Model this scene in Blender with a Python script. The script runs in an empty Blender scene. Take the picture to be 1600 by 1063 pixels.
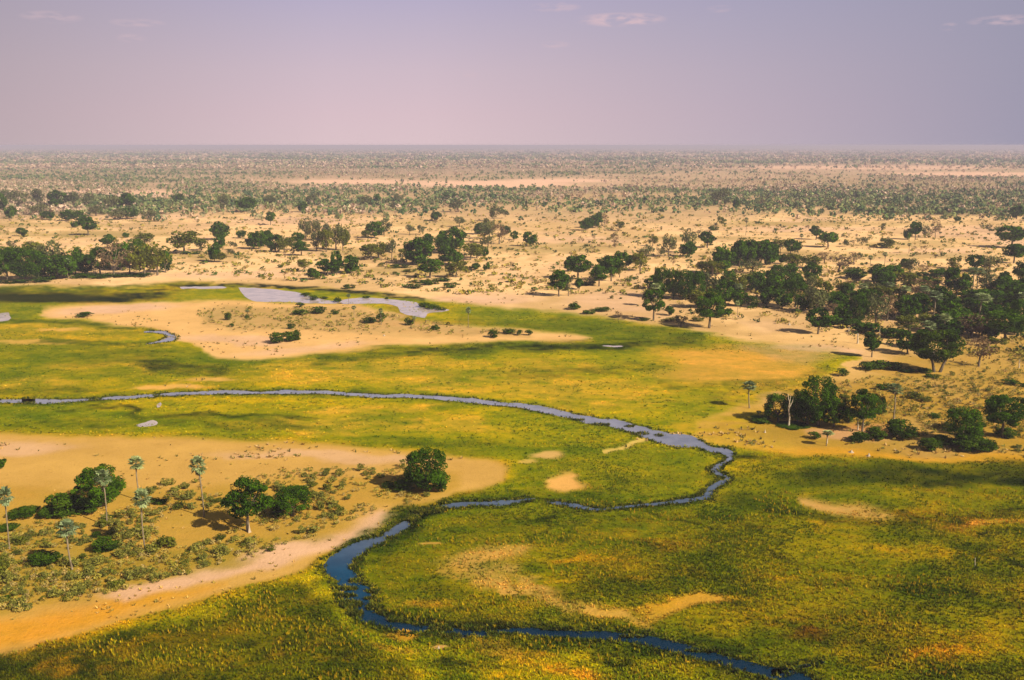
import bpy, math, random
import numpy as np
from mathutils import Vector
from mathutils.geometry import tessellate_polygon

S = bpy.context.scene
C = S.collection
random.seed(7)
RNG = np.random.default_rng(11)

# ---------------------------------------------------------------- camera, sky, sun, exposure
H = 80.0                       # height of the aircraft above the plain
F = 1556.0                     # focal length in photo pixels
HOR = 227.0                    # horizon row in the photo
PT = math.atan((531.5 - HOR) / F)
SP, CP = math.sin(PT), math.cos(PT)
cam_data = bpy.data.cameras.new('camera')
cam = bpy.data.objects.new('camera', cam_data)
C.objects.link(cam)
cam_data.sensor_width = 36.0
cam_data.lens = F / 1600.0 * 36.0
cam_data.clip_start = 0.5
cam_data.clip_end = 200000.0
cam.location = (0, 0, H)
cam.rotation_euler = (math.pi / 2 - PT, 0, 0)
S.camera = cam

EXPOSURE = 0.58
SUN_EL = math.radians(35)
SUN_AZ = (0.80, -0.60)
w = bpy.data.worlds.new('World')
S.world = w
w.use_nodes = True
wn, wl = w.node_tree.nodes, w.node_tree.links
wn.clear()


def srgb(r, g, b):
    o = []
    for v in (r, g, b):
        v /= 255.0
        o.append(v / 12.92 if v <= 0.04045 else ((v + 0.055) / 1.055) ** 2.4)
    return o


def wmath(op, a, b=None, clamp=False):
    n = wn.new('ShaderNodeMath')
    n.operation = op
    n.use_clamp = clamp
    for i, v in enumerate((a, b)):
        if v is None:
            continue
        if isinstance(v, (int, float)):
            n.inputs[i].default_value = v
        else:
            wl.new(v, n.inputs[i])
    return n.outputs[0]


sky = wn.new('ShaderNodeTexSky')
sky.sky_type = 'NISHITA'
sky.sun_disc = False
sky.sun_elevation = SUN_EL
sky.sun_rotation = math.atan2(SUN_AZ[0], SUN_AZ[1])
sky.dust_density = 3.0
sky.air_density = 1.2
mul = wn.new('ShaderNodeMix')
mul.data_type = 'RGBA'
mul.blend_type = 'MULTIPLY'
mul.inputs[0].default_value = 1.0
wl.new(sky.outputs[0], mul.inputs[6])
mul.inputs[7].default_value = (0.045, 0.045, 0.048, 1)
tc = wn.new('ShaderNodeTexCoord')
sx = wn.new('ShaderNodeSeparateXYZ')
wl.new(tc.outputs['Generated'], sx.inputs[0])
X_, Y_, Z_ = sx.outputs
ramp = wn.new('ShaderNodeValToRGB')          # dusty air low over the plain
zz = wmath('MULTIPLY', Z_, 2.0, True)
wl.new(zz, ramp.inputs[0])
els = ramp.color_ramp.elements
stops = [(0.0, (220, 195, 200)), (0.06, (216, 191, 199)), (0.14, (207, 187, 199)), (0.22, (193, 180, 199)),
         (0.30, (178, 171, 200)), (0.6, (128, 140, 178)), (1.0, (84, 112, 166))]
while len(els) < len(stops):
    els.new(0.5)
for e, (p, c) in zip(els, stops):
    e.position = p
    e.color = srgb(*c) + [1]
# bluer away from the hazy middle of the view
azi = wmath('DIVIDE', X_, wmath('MAXIMUM', Y_, 0.25))
da = wmath('ABSOLUTE', wmath('ADD', azi, 0.13))
side = wmath('MULTIPLY', wmath('SUBTRACT', da, 0.05, True), 1.5, True)
mixs = wn.new('ShaderNodeMix')
mixs.data_type = 'RGBA'
wl.new(side, mixs.inputs[0])
wl.new(ramp.outputs[0], mixs.inputs[6])
lr = wn.new('ShaderNodeMix')
lr.data_type = 'RGBA'
wl.new(wmath('MULTIPLY', wmath('ADD', azi, .3), 2.0, True), lr.inputs[0])
lr.inputs[6].default_value = srgb(152, 142, 148) + [1]
lr.inputs[7].default_value = srgb(150, 149, 171) + [1]
wl.new(lr.outputs[2], mixs.inputs[7])
mixp = mixs.outputs[2]
# a few faint clouds
cn = wn.new('ShaderNodeTexNoise')
cn.inputs['Scale'].default_value = 60
cn.inputs['Detail'].default_value = 5
cm = wn.new('ShaderNodeMapping')
cm.inputs['Scale'].default_value = (1, 1, 4)
wl.new(tc.outputs['Generated'], cm.inputs[0])
wl.new(cm.outputs[0], cn.inputs[0])
tot = None
for (px, py, rx, ry, st) in [(970, 31, 72, 11, 1.0), (868, 11, 40, 8, .55), (868, 70, 24, 6, .4), (205, 60, 25, 7, .35),
                             (80, 27, 50, 9, .5), (215, 36, 46, 7, .4), (1570, 32, 60, 8, .6), (1483, 42, 16, 6, .4),
                             (735, 118, 14, 10, .2), (1125, 14, 22, 6, .3)]:
    v = -(py - 531.5) / F
    dx, dy, dz = (px - 800) / F, CP + v * SP, -SP + v * CP
    L = math.sqrt(dx * dx + dy * dy + dz * dz)
    a0, e0 = dx / dy, dz / L
    da_ = wmath('DIVIDE', wmath('SUBTRACT', azi, a0), rx / F)
    de_ = wmath('DIVIDE', wmath('SUBTRACT', Z_, e0), ry / F)
    d2 = wmath('ADD', wmath('MULTIPLY', da_, da_), wmath('MULTIPLY', de_, de_))
    m = wmath('MULTIPLY', wmath('SUBTRACT', 1.0, d2, True), st)
    tot = m if tot is None else wmath('ADD', tot, m)
cf = wmath('MULTIPLY', wmath('MULTIPLY', tot, wmath('MULTIPLY', wmath('SUBTRACT', cn.outputs[0], 0.38, True), 4.5, True)), 0.95, True)
mixc = wn.new('ShaderNodeMix')
mixc.data_type = 'RGBA'
wl.new(cf, mixc.inputs[0])
wl.new(mixp, mixc.inputs[6])
mixc.inputs[7].default_value = srgb(220, 190, 196) + [1]
hz = wn.new('ShaderNodeMapRange')
hz.inputs[1].default_value = 0.15
hz.inputs[2].default_value = 0.6
hz.inputs[3].default_value = 1.0
hz.inputs[4].default_value = 0.0
wl.new(Z_, hz.inputs[0])
mixw = wn.new('ShaderNodeMix')
mixw.data_type = 'RGBA'
wl.new(hz.outputs[0], mixw.inputs[0])
wl.new(mul.outputs[2], mixw.inputs[6])
wl.new(mixc.outputs[2], mixw.inputs[7])
bg = wn.new('ShaderNodeBackground')
bg.inputs[1].default_value = 2 ** -EXPOSURE      # the sky as bright as in the photo at this exposure
wl.new(mixw.outputs[2], bg.inputs[0])
wo = wn.new('ShaderNodeOutputWorld')
wl.new(bg.outputs[0], wo.inputs[0])

sun_data = bpy.data.lights.new('sun', 'SUN')
sun_data.energy = 5.0
sun_data.angle = math.radians(0.5)
sun_data.color = (1.0, 0.87, 0.64)
sun = bpy.data.objects.new('sun', sun_data)
C.objects.link(sun)
sd = Vector((SUN_AZ[0] * math.cos(SUN_EL), SUN_AZ[1] * math.cos(SUN_EL), math.sin(SUN_EL)))
sun.rotation_euler = sd.to_track_quat('Z', 'Y').to_euler()
sun.location = (100, -100, 300)

S.view_settings.view_transform = 'Standard'
S.view_settings.look = 'None'
S.view_settings.exposure = EXPOSURE
S.view_settings.gamma = 1.0
S.cycles.max_bounces = 4
S.cycles.diffuse_bounces = 2
S.cycles.glossy_bounces = 2
S.cycles.transparent_max_bounces = 4
S.cycles.volume_bounces = 0
S.cycles.use_denoising = True


# ---------------------------------------------------------------- survey of the plain: photo row/column -> metres
def P(px, py):
    v = -(py - 531.5) / F
    x = (px - 800.0) / F
    t = H / (SP - v * CP)
    return x * t, (CP + v * SP) * t


def proj(x, y, z=0.0):
    dep = y * CP - (z - H) * SP
    up = y * SP + (z - H) * CP
    dep = np.maximum(dep, 1e-3)
    return 800 + F * x / dep, 531.5 - F * up / dep


def top_z(y, pyt):
    vt = -(pyt - 531.5) / F
    return H + y * (vt * CP - SP) / (CP + vt * SP)


def hash2(ix, iy, seed):
    n = (ix.astype(np.int64) * 374761393 + iy.astype(np.int64) * 668265263 + seed * 1442695041) & 0x7fffffff
    n = ((n ^ (n >> 13)) * 1274126177) & 0x7fffffff
    n = ((n ^ (n >> 16)) * 1911520717) & 0x7fffffff
    return (n & 0xffffff) / float(0xffffff)


def vnoise(x, y, seed=0):
    ix, iy = np.floor(x), np.floor(y)
    fx, fy = x - ix, y - iy
    fx, fy = fx * fx * (3 - 2 * fx), fy * fy * (3 - 2 * fy)
    a, b = hash2(ix, iy, seed), hash2(ix + 1, iy, seed)
    c, d = hash2(ix, iy + 1, seed), hash2(ix + 1, iy + 1, seed)
    return (a * (1 - fx) + b * fx) * (1 - fy) + (c * (1 - fx) + d * fx) * fy


def fbm(x, y, scale, octv=4, seed=0):
    s, a, t = 0.0, 1.0, 0.0
    for o in range(octv):
        s = s + a * vnoise(x / scale * 2 ** o + 17.3 * o, y / scale * 2 ** o - 9.1 * o, seed + o)
        t += a
        a *= 0.5
    return s / t


def sdf(px, py, poly):
    """signed distance (positive inside) in photo rows, columns squashed so edges read evenly"""
    poly = np.asarray(poly, float)
    n = len(poly)
    d = np.full(px.shape, 1e18)
    inside = np.zeros(px.shape, bool)
    for i in range(n):
        ax, ay = poly[i]
        bx, by = poly[(i + 1) % n]
        ex, ey = bx - ax, by - ay
        wx, wy = px - ax, py - ay
        t = np.clip((wx * ex + wy * ey) / (ex * ex + ey * ey + 1e-9), 0, 1)
        qx, qy = wx - ex * t, wy - ey * t
        d = np.minimum(d, qx * qx + qy * qy)
        cond = ((ay <= py) & (by > py)) | ((by <= py) & (ay > py))
        xi = ax + (py - ay) * ex / (ey if abs(ey) > 1e-9 else 1e-9)
        inside ^= cond & (px < xi)
    d = np.sqrt(d)
    return np.where(inside, d, -d)


def sst(x):
    x = np.clip(x, 0, 1)
    return x * x * (3 - 2 * x)


# ---------------------------------------------------------------- what covers the ground where (cover colours, some with haze or reflection painted in)
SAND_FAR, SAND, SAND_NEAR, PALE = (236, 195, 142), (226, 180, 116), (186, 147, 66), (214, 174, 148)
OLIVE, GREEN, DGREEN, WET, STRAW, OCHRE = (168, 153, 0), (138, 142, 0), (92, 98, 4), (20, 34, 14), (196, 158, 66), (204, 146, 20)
LAYERS = []


def poly(c, pts, soft=4, op=1.0, veg=None, warp=1.0):
    LAYERS.append(('p', c, pts, soft, op, veg, warp))


def ell(c, cx, cy, rx, ry, ang=0, op=1.0, soft=.5, veg=None, warp=1.0):
    LAYERS.append(('e', c, (cx, cy, rx, ry, math.radians(ang)), soft, op, veg, warp))


def line(c, pts, half, op=1.0, soft=1.0, veg=None, warp=.5):
    LAYERS.append(('l', c, (pts, half), soft, op, veg, warp))


# the far, wooded country, some haze painted into its pale tones
poly((196, 164, 138), [(-3000, 222), (4600, 222), (4600, 300), (1600, 296), (1250, 300), (900, 296), (640, 300), (250, 300), (0, 340), (-3000, 345)], 14, .9, .3)
poly((178, 150, 128), [(-3000, 226), (4600, 226), (4600, 262), (1300, 258), (900, 272), (300, 272), (0, 262), (-3000, 262)], 6, .8, .3)
poly((150, 128, 96), [(-800, 275), (0, 270), (200, 280), (230, 305), (215, 328), (0, 338), (-800, 345)], 8, .7, .3)
poly((168, 142, 104), [(1180, 286), (1400, 276), (1600, 276), (2600, 274), (2600, 345), (1600, 336), (1440, 332), (1300, 322), (1200, 316)], 8, .75, .3)
poly((190, 158, 120), [(800, 298), (1180, 296), (1180, 345), (980, 352), (820, 344), (600, 330), (420, 320), (430, 300)], 9, .6, .3)
for a in [(760, 288, 130, 6), (560, 284, 110, 4), (880, 282, 90, 3), (1350, 262, 240, 3), (1520, 273, 160, 4), (240, 302, 60, 7),
          (130, 300, 40, 4), (1100, 240, 160, 2.5), (1500, 250, 180, 2.2), (60, 237, 90, 2)]:
    ell((236, 192, 164), *a, 0, .9, .6, 0, .6)
for a in [(240, 338, 90, 6), (1460, 395, 70, 7), (1260, 345, 40, 5), (1500, 362, 90, 9), (1240, 358, 120, 4), (900, 375, 90, 6), (470, 345, 120, 7),
          (700, 470, 90, 6), (760, 465, 80, 9), (360, 430, 120, 6), (960, 470, 70, 14), (1590, 375, 60, 8)]:
    ell(PALE, *a, 0, .5, .8, 0, .8)
# patches of dry scrubby grass on the plain
for a in [(100, 365, 130, 4), (60, 352, 200, 4), (1190, 395, 100, 5), (1300, 350, 200, 4), (1100, 372, 120, 4), (560, 395, 90, 8), (700, 350, 120, 6),
          (1430, 400, 170, 5), (640, 424, 110, 7), (330, 400, 70, 7), (1240, 350, 80, 3), (860, 388, 100, 8), (180, 368, 110, 3), (1430, 382, 90, 5)]:
    ell((172, 146, 92), *a, 0, .55, .8, .3, 1.2)
# the marsh
MARSH = [(-1500, 452), (0, 452), (60, 447), (180, 448), (270, 443), (330, 441), (400, 445), (500, 452), (600, 461), (690, 470), (760, 479), (830, 484),
         (900, 491), (950, 498), (1010, 508), (1060, 515), (1110, 522), (1150, 530), (1220, 536), (1290, 546), (1332, 560), (1335, 574), (1300, 590),
         (1250, 603), (1210, 612), (1165, 628), (1130, 646), (1100, 662), (1085, 676), (1120, 690), (1170, 699), (1250, 706), (1330, 712), (1400, 717),
         (1480, 722), (1600, 727), (2600, 742), (4000, 4000), (-2500, 4000)]
poly(OLIVE, MARSH, 5, 1, 1, 1)
# greener margins
poly((122, 126, 6), [(640, 474), (760, 484), (900, 495), (1000, 510), (1090, 524), (1200, 540), (1190, 560), (1040, 552), (900, 548), (700, 556), (560, 566), (400, 580), (330, 574),
             (280, 552), (200, 540), (420, 560), (600, 545), (800, 534), (930, 526), (820, 510), (700, 494)], 9, .85, 1)
poly((140, 134, 0), [(-1500, 530), (0, 528), (160, 540), (300, 560), (420, 585), (420, 610), (200, 618), (-100, 626), (-1500, 640)], 14, .7, 1)
poly((176, 148, 20), [(-1500, 505), (0, 504), (100, 506), (220, 520), (230, 530), (80, 534), (-1500, 534)], 6, .8, 1)
poly((122, 126, 6), [(-1500, 462), (0, 470), (100, 472), (50, 490), (90, 502), (0, 504), (-1500, 505)], 6, .9, 1)
poly((146, 141, 0), [(-1500, 640), (0, 634), (300, 622), (600, 628), (820, 645), (1000, 690), (1110, 712), (1090, 770), (960, 785), (820, 775), (800, 735), (700, 706), (500, 688),
                      (0, 676), (-1500, 676)], 10, .65, 1)
poly((120, 124, 2), [(820, 690), (1000, 692), (1110, 714), (1095, 765), (950, 786), (830, 776), (805, 745), (800, 715)], 16, .7, 1)
poly((112, 111, 0), [(700, 800), (1000, 800), (1120, 785), (1160, 720), (1300, 712), (1600, 728), (4000, 760), (4000, 3000), (1400, 1200), (1000, 1010), (600, 975), (560, 900), (620, 830)], 22, .75, 1)
for a in [(470, 665, 130, 9, 1), (640, 660, 150, 8, 2), (560, 640, 120, 7), (700, 590, 260, 20, 3), (520, 585, 150, 12), (940, 612, 120, 24, 4),
          (860, 600, 100, 14), (620, 566, 190, 10), (200, 570, 120, 8), (300, 600, 50, 6), (60, 600, 90, 10), (120, 512, 110, 8), (880, 570, 90, 9)]:
    ell((202, 162, 40), *a, op=.85, soft=.9, veg=.8, warp=1.6)
ell((206, 156, 60), 1150, 574, 130, 28, 2, .95, .9, .5, 1.8)
ell((176, 146, 96), 1230, 552, 60, 14, 8, .6, .9, .4)
ell((140, 124, 30), 1190, 612, 90, 14, -8, .7, .8, .8)
for a in [(60, 538, 45, 4), (85, 515, 30, 2.5), (268, 603, 40, 4), (320, 590, 42, 4), (250, 604, 30, 3), (20, 534, 30, 3)]:
    ell((214, 166, 84), *a, op=.85, soft=.7, veg=.2)
# dark, wet and reedy streaks
ell(WET, 50, 464, 180, 10, 0, .95, .9, .8, 1.4)  # dark tree reflections on the channel water, painted into the ground colour
ell(WET, 190, 463, 100, 6, -6, .8, 1, .8, 1.4)  # narrow end of the same painted reflection
line(DGREEN, [(0, 452), (150, 450), (270, 446), (330, 443)], 3, .8, 3)
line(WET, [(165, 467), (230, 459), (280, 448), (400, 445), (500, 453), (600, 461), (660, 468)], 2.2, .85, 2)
line(DGREEN, [(0, 500), (100, 504), (190, 512), (260, 518), (280, 526), (262, 536), (180, 538), (60, 534)], 2.2, .85, 3)
line(DGREEN, [(500, 562), (600, 553), (700, 547), (800, 542), (900, 540), (1000, 534), (1090, 530)], 6, .9, 6, None, 1)
line(WET, [(640, 548), (760, 542), (860, 543), (980, 540), (1080, 532)], 2.6, .7, 3)
line(DGREEN, [(870, 500), (960, 510), (1040, 520), (1090, 526)], 4, .6, 6)
line(DGREEN, [(720, 500), (860, 512), (960, 520)], 3, .5, 5)
line(DGREEN, [(800, 586), (900, 582), (1000, 572), (1030, 568)], 5, .6, 6)
line(DGREEN, [(1040, 600), (1120, 606), (1220, 600)], 4, .5, 6)
line(DGREEN, [(1300, 575), (1230, 596), (1140, 600)], 3, .4, 6)
ell(DGREEN, 190, 556, 120, 16, 4, .5, 1, 1, 2)
ell((48, 58, 16), 262, 568, 40, 8, 6, .7, .8, 1)
ell((60, 68, 14), 300, 575, 60, 8, 4, .6, .9, 1)
ell(DGREEN, 60, 612, 130, 6, 0, .7, .8, 1)
ell(DGREEN, 120, 664, 130, 7, 0, .7, .8, 1)
ell(DGREEN, 330, 660, 110, 10, 3, .6, .9, 1)
ell(DGREEN, 430, 668, 60, 5, 0, .5, .9, 1)
ell(DGREEN, 700, 690, 110, 10, 3, .5, .9, 1)
ell(DGREEN, 990, 755, 130, 18, -5, .45, .9, 1)
line(DGREEN, [(690, 778), (830, 772), (950, 786), (1090, 774), (1118, 745)], 5, .6, 6)
poly((62, 70, 4), [(1240, 722), (1400, 726), (1600, 732), (2400, 740), (2400, 790), (1600, 768), (1480, 768), (1380, 758), (1300, 752), (1230, 735)], 10, .75, 1, 2)
ell((44, 54, 14), 1450, 745, 190, 14, 2, .85, .7, 1, 2)
ell((40, 48, 12), 1540, 754, 90, 12, 2, .7, .7, 1, 2)
ell(DGREEN, 1270, 740, 90, 12, 4, .5, .8, 1, 2)
line((48, 58, 12), [(1210, 788), (1270, 810), (1350, 818), (1440, 814), (1600, 806), (1800, 800)], 4, .8, 6, None, 1.5)
line(DGREEN, [(1150, 712), (1250, 716), (1400, 724), (1600, 733), (2000, 745)], 4, .6, 6)
line(WET, [(1144, 713), (1200, 714)], 2.5, .8, 2)
line((52, 58, 12), [(1120, 775), (1210, 790)], 6, .5, 10)
for a in [(1170, 805, 80, 12, 0), (1100, 845, 90, 12, -6), (1330, 915, 130, 10, 4), (1000, 905, 130, 12, -6), (880, 935, 90, 7, -4), (1330, 985, 190, 22, 4),
          (1520, 870, 100, 8, 10), (1560, 950, 90, 18, 8), (1100, 955, 90, 8, 2), (950, 822, 60, 8, -10), (860, 845, 60, 8, -12), (620, 870, 60, 9, 4),
          (700, 930, 110, 14, 6), (1050, 1010, 200, 8, 6), (1550, 1040, 120, 10, -2), (820, 1020, 100, 8, 3), (1240, 1000, 60, 14, 0), (1460, 845, 90, 10, 6)]:
    ell((74, 82, 4), *a, op=.55, soft=.9, veg=1, warp=3)
# ochre and orange dry stands
for a in [(1430, 815, 170, 7, 0), (1380, 860, 130, 12, 12), (1480, 890, 100, 11, 14), (1250, 825, 50, 9, 14), (1540, 870, 60, 7, 14), (1460, 1010, 130, 16, -6),
          (1590, 960, 40, 22, 10), (930, 878, 110, 9, -2), (1180, 893, 180, 9, 2), (970, 895, 70, 14, -6), (1030, 850, 110, 6, 2), (950, 845, 110, 8, 0),
          (1080, 985, 60, 8, 8), (1230, 975, 80, 10, 4), (750, 1030, 60, 9, 8), (620, 935, 0.1, 1, 0), (700, 880, 100, 20, -4), (640, 960, 0.1, 1, 0),
          (700, 830, 130, 9, -4), (780, 815, 90, 7, 0), (1390, 770, 120, 7, 2), (1560, 785, 90, 6, -2), (860, 915, 60, 6, 0), (1000, 820, 90, 5, 0)]:
    ell((178, 140, 10), *a, op=.36, soft=.95, veg=1, warp=3)
ell((190, 136, 12), 1450, 1016, 90, 12, -5, .5, .8, 1, 3)
ell((188, 136, 14), 885, 882, 45, 7, 0, .5, .8, 1, 2)
ell((104, 70, 14), 1272, 997, 30, 6, 0, .6, .9, 1, 2)
ell((128, 100, 20), 1030, 850, 40, 4, 0, .5, .8, 1, 2)
for pts in ([(826, 814), (880, 808), (905, 803), (930, 798)], [(800, 860), (830, 835), (860, 815)], [(980, 792), (1060, 810), (1100, 830)], [(1380, 815), (1460, 830), (1600, 838)],
            [(1500, 868), (1540, 878), (1600, 892)], [(440, 1000), (520, 1020), (620, 1030), (760, 1045)], [(700, 955), (760, 940), (790, 930)], [(560, 760), (700, 752), (820, 745)],
            [(120, 640), (300, 650), (480, 655)], [(1180, 860), (1240, 880), (1330, 890)], [(900, 1010), (960, 1025), (1040, 1030)]):
    line((56, 62, 8), pts, 1.2, .7, 3, 1, 1.5)
# bare sandy places in the marsh
poly((216, 164, 90), [(856, 742), (884, 737), (912, 738), (914, 747), (895, 760), (872, 768), (858, 765)], 7, .95, 0, 1.2)
ell((206, 164, 100), 850, 711, 26, 6, -3, .9, .8, 0, 1)
ell((206, 172, 92), 826, 721, 18, 3, 0, .7, .6, 0, .5)
line((208, 178, 96), [(938, 705), (975, 698), (1010, 688), (1022, 683)], 1.6, .9, 2, 0)
poly((214, 162, 96), [(1268, 778), (1290, 778), (1330, 790), (1370, 797), (1392, 805), (1350, 806), (1300, 802), (1280, 792)], 9, .85, .1, 1.4)
poly((208, 160, 84), [(708, 872), (730, 858), (770, 850), (808, 853), (805, 864), (782, 872), (775, 888), (796, 905), (800, 920), (760, 912), (726, 895)], 17, .7, .35, 2.2)
line((206, 160, 78), [(770, 915), (800, 932), (850, 945), (910, 950), (960, 952)], 2, .6, 15, .35, 2.2)
line((206, 158, 70), [(930, 950), (990, 965), (1010, 975)], 3, .5, 9, .2, 1.8)
ell((202, 152, 44), 1050, 943, 80, 9, -2, .75, 1, .3, 1.8)
line((200, 150, 60), [(980, 960), (1060, 948), (1110, 940)], 2, .4, 9, .3, 1.8)
ell((206, 146, 40), 622, 993, 32, 6, 2, .95, .5, .2, .6)
ell((190, 136, 40), 600, 1009, 40, 6, 6, .6, .8, .5)
ell((200, 150, 24), 870, 1045, 95, 18, 6, .8, 1, .6, 2)
ell((198, 150, 44), 760, 1015, 50, 9, 14, .7, .8, .4)
ell((206, 154, 96), 683, 1012, 14, 4, 0, .9, .5, 0, .3)
ell((204, 150, 52), 1560, 820, 90, 5, 0, .6, .8, .6)
ell((210, 158, 80), 668, 852, 14, 3, 0, .8, .6, 0)
ell((206, 150, 36), 670, 945, 60, 6, -3, .6, .8, .6)
ell((220, 170, 110), 522, 860, 8, 3, -20, .9, .6, 0, .3)
# island of sand behind the middle reach
poly((218, 174, 112), [(58, 484), (120, 476), (200, 474), (300, 470), (380, 468), (430, 472), (500, 475), (560, 478), (600, 486), (640, 500), (700, 506), (760, 511), (830, 516), (900, 521),
                       (928, 527), (900, 533), (800, 533), (700, 537), (620, 540), (560, 547), (500, 553), (440, 560), (400, 564), (350, 560), (312, 549),
                       (290, 535), (262, 520), (210, 511), (150, 503), (100, 498), (72, 492)], 4, 1, 0, .8)
ell(PALE, 180, 483, 90, 7, -3, .8, .7, 0)
ell(PALE, 370, 533, 80, 7, 3, .6, .8, 0)
ell(PALE, 480, 545, 90, 5, -6, .5, .8, 0)
poly((178, 146, 92), [(300, 488), (330, 482), (400, 480), (560, 482), (620, 495), (700, 508), (830, 518), (820, 524), (700, 524), (560, 520), (460, 515), (380, 516), (330, 508)], 6, .7, .3, 1.4)
poly((160, 134, 30), [(600, 478), (640, 482), (650, 500), (700, 500), (760, 505), (700, 506), (640, 506), (610, 494)], 4, .8, .8)
# fringe of yellow grass round the near sand spit
POINT = [(-2500, 676), (0, 679), (100, 683), (250, 685), (400, 688), (500, 692), (600, 700), (700, 709), (760, 717), (792, 730), (788, 750), (750, 766), (705, 778), (690, 787),
         (640, 796), (600, 812), (565, 836), (525, 852), (490, 872), (468, 892), (420, 912), (350, 930), (270, 952), (190, 976), (100, 1003), (0, 1036), (-400, 1150), (-2500, 1700)]
poly((186, 144, 6), [(x, y + (7 if y > 770 else -4)) for x, y in POINT], 11, .85, .7, .6)
poly((194, 154, 80), [(x, y - (5 if y > 770 else 0)) for x, y in POINT], 6, 1, 0, .6)
poly((204, 146, 34), [(-900, 1010), (0, 965), (100, 950), (230, 925), (330, 918), (200, 960), (100, 992), (0, 1018), (-900, 1250)], 14, .85, .3)
poly(PALE, [(150, 925), (260, 900), (350, 878), (430, 850), (520, 830), (600, 800), (620, 805), (560, 838), (480, 862), (420, 885), (330, 905), (200, 940)], 6, .75, 0, .8)
ell(PALE, 75, 865, 50, 8, -5, .5, .8, 0)
ell(PALE, 30, 700, 80, 9, 0, .55, .9, 0)
ell(PALE, 520, 712, 160, 8, 2, .5, .9, 0)
poly((176, 138, 40), [(-900, 760), (0, 750), (200, 765), (400, 745), (600, 735), (700, 745), (690, 775), (600, 795), (540, 820), (480, 835), (330, 880), (200, 915), (60, 945), (-900, 1090)], 10, .55, .3, 1.4)
poly((158, 134, 44), [(-900, 830), (0, 820), (150, 840), (320, 850), (420, 835), (470, 840), (360, 880), (200, 915), (60, 945), (-900, 1090)], 9, .6, .3, 1.6)
# near corner, deep green
poly((82, 84, 2), [(-900, 1060), (0, 1028), (150, 995), (330, 955), (470, 905), (500, 950), (560, 1000), (640, 1080), (600, 1400), (-2000, 1600)], 14, .8, 1, 2)
poly((56, 64, 2), [(-900, 1080), (0, 1036), (150, 1004), (330, 968), (400, 985), (300, 1010), (150, 1045), (0, 1075), (-900, 1200)], 16, .6, 1, 2)
for a in [(60, 1045, 160, 16, -6), (300, 1050, 200, 12, 0), (160, 1005, 120, 8, -14), (480, 930, 40, 16, -40), (420, 1010, 90, 10, -10), (620, 1045, 100, 12, 0)]:
    ell((52, 62, 10), *a, op=.65, soft=.9, veg=1, warp=3)
for a in [(280, 1000, 120, 12, -8), (420, 960, 90, 10, -14), (500, 1010, 70, 8, 6), (130, 1035, 60, 7, -10), (540, 965, 50, 8, 20), (420, 985, 40, 6, 0)]:
    ell((168, 128, 10), *a, op=.36, soft=.95, veg=1, warp=3)
# wooded sandy headland on the other bank
poly((168, 134, 42), [(1180, 640), (1260, 610), (1340, 590), (1400, 560), (1600, 520), (2600, 480), (2600, 730), (1600, 722), (1400, 712), (1200, 696), (1110, 684)], 12, .6, .3, 1.5)
poly((206, 152, 36), [(1090, 690), (1200, 696), (1400, 708), (1600, 716), (2600, 730), (2600, 738), (1600, 728), (1400, 718), (1200, 704)], 5, .8, .4)
ell((206, 158, 120), 1340, 682, 60, 9, 4, .7, .7, 0)
ell((196, 130, 92), 1390, 674, 60, 7, 4, .5, .7, 0)
ell((214, 176, 150), 1080, 681, 24, 4, 4, .9, .5, 0)
ell(PALE, 1270, 545, 70, 5, 6, .5, .8, 0)
ell((186, 154, 30), 1120, 662, 70, 24, -8, .8, .9, .5, 1.5)
ell((196, 158, 50), 1160, 690, 90, 8, 4, .6, .9, .4, 1.2)
# river margins
BANKS = [[(-500, 640), (0, 628), (65, 628), (132, 625), (235, 619), (300, 615), (400, 613), (490, 613), (600, 619), (690, 622), (765, 630), (850, 641), (920, 655), (985, 669), (1045, 687), (1090, 693), (1140, 712)],
         [(1140, 712), (1138, 720), (1117, 736), (1136, 748), (1108, 770), (1080, 781), (1000, 790), (930, 797), (870, 787), (830, 781), (750, 788), (692, 792), (636, 816)],
         [(636, 816), (600, 842), (560, 858), (535, 875), (528, 890), (545, 912), (560, 935), (575, 962), (640, 981), (720, 988), (850, 990), (960, 996), (1060, 1013), (1160, 1040), (1240, 1065), (1400, 1120)]]
line((110, 116, 2), BANKS[0], 5, .8, 6, 1, .4)
line((100, 108, 2), BANKS[1], 7, .8, 8, 1, .4)
line((78, 86, 12), BANKS[2], 18, .8, 16, 1, .4)
line((40, 48, 12), BANKS[0], 2.5, .8, 2, 1, .3)
line((40, 48, 12), BANKS[1], 3.5, .8, 3, 1, .3)
line((34, 42, 10), [(692, 792), (665, 800), (640, 812), (640, 820)], 7, .9, 5, 1, .3)
line((34, 42, 10), [(590, 955), (650, 972), (720, 982), (800, 982)], 6, .9, 5, 1, .3)


LIT = [None]


def gau(px, py, cx, cy, rx, ry):
    return np.exp(-((px - cx) / rx) ** 2 - ((py - cy) / ry) ** 2)


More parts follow.
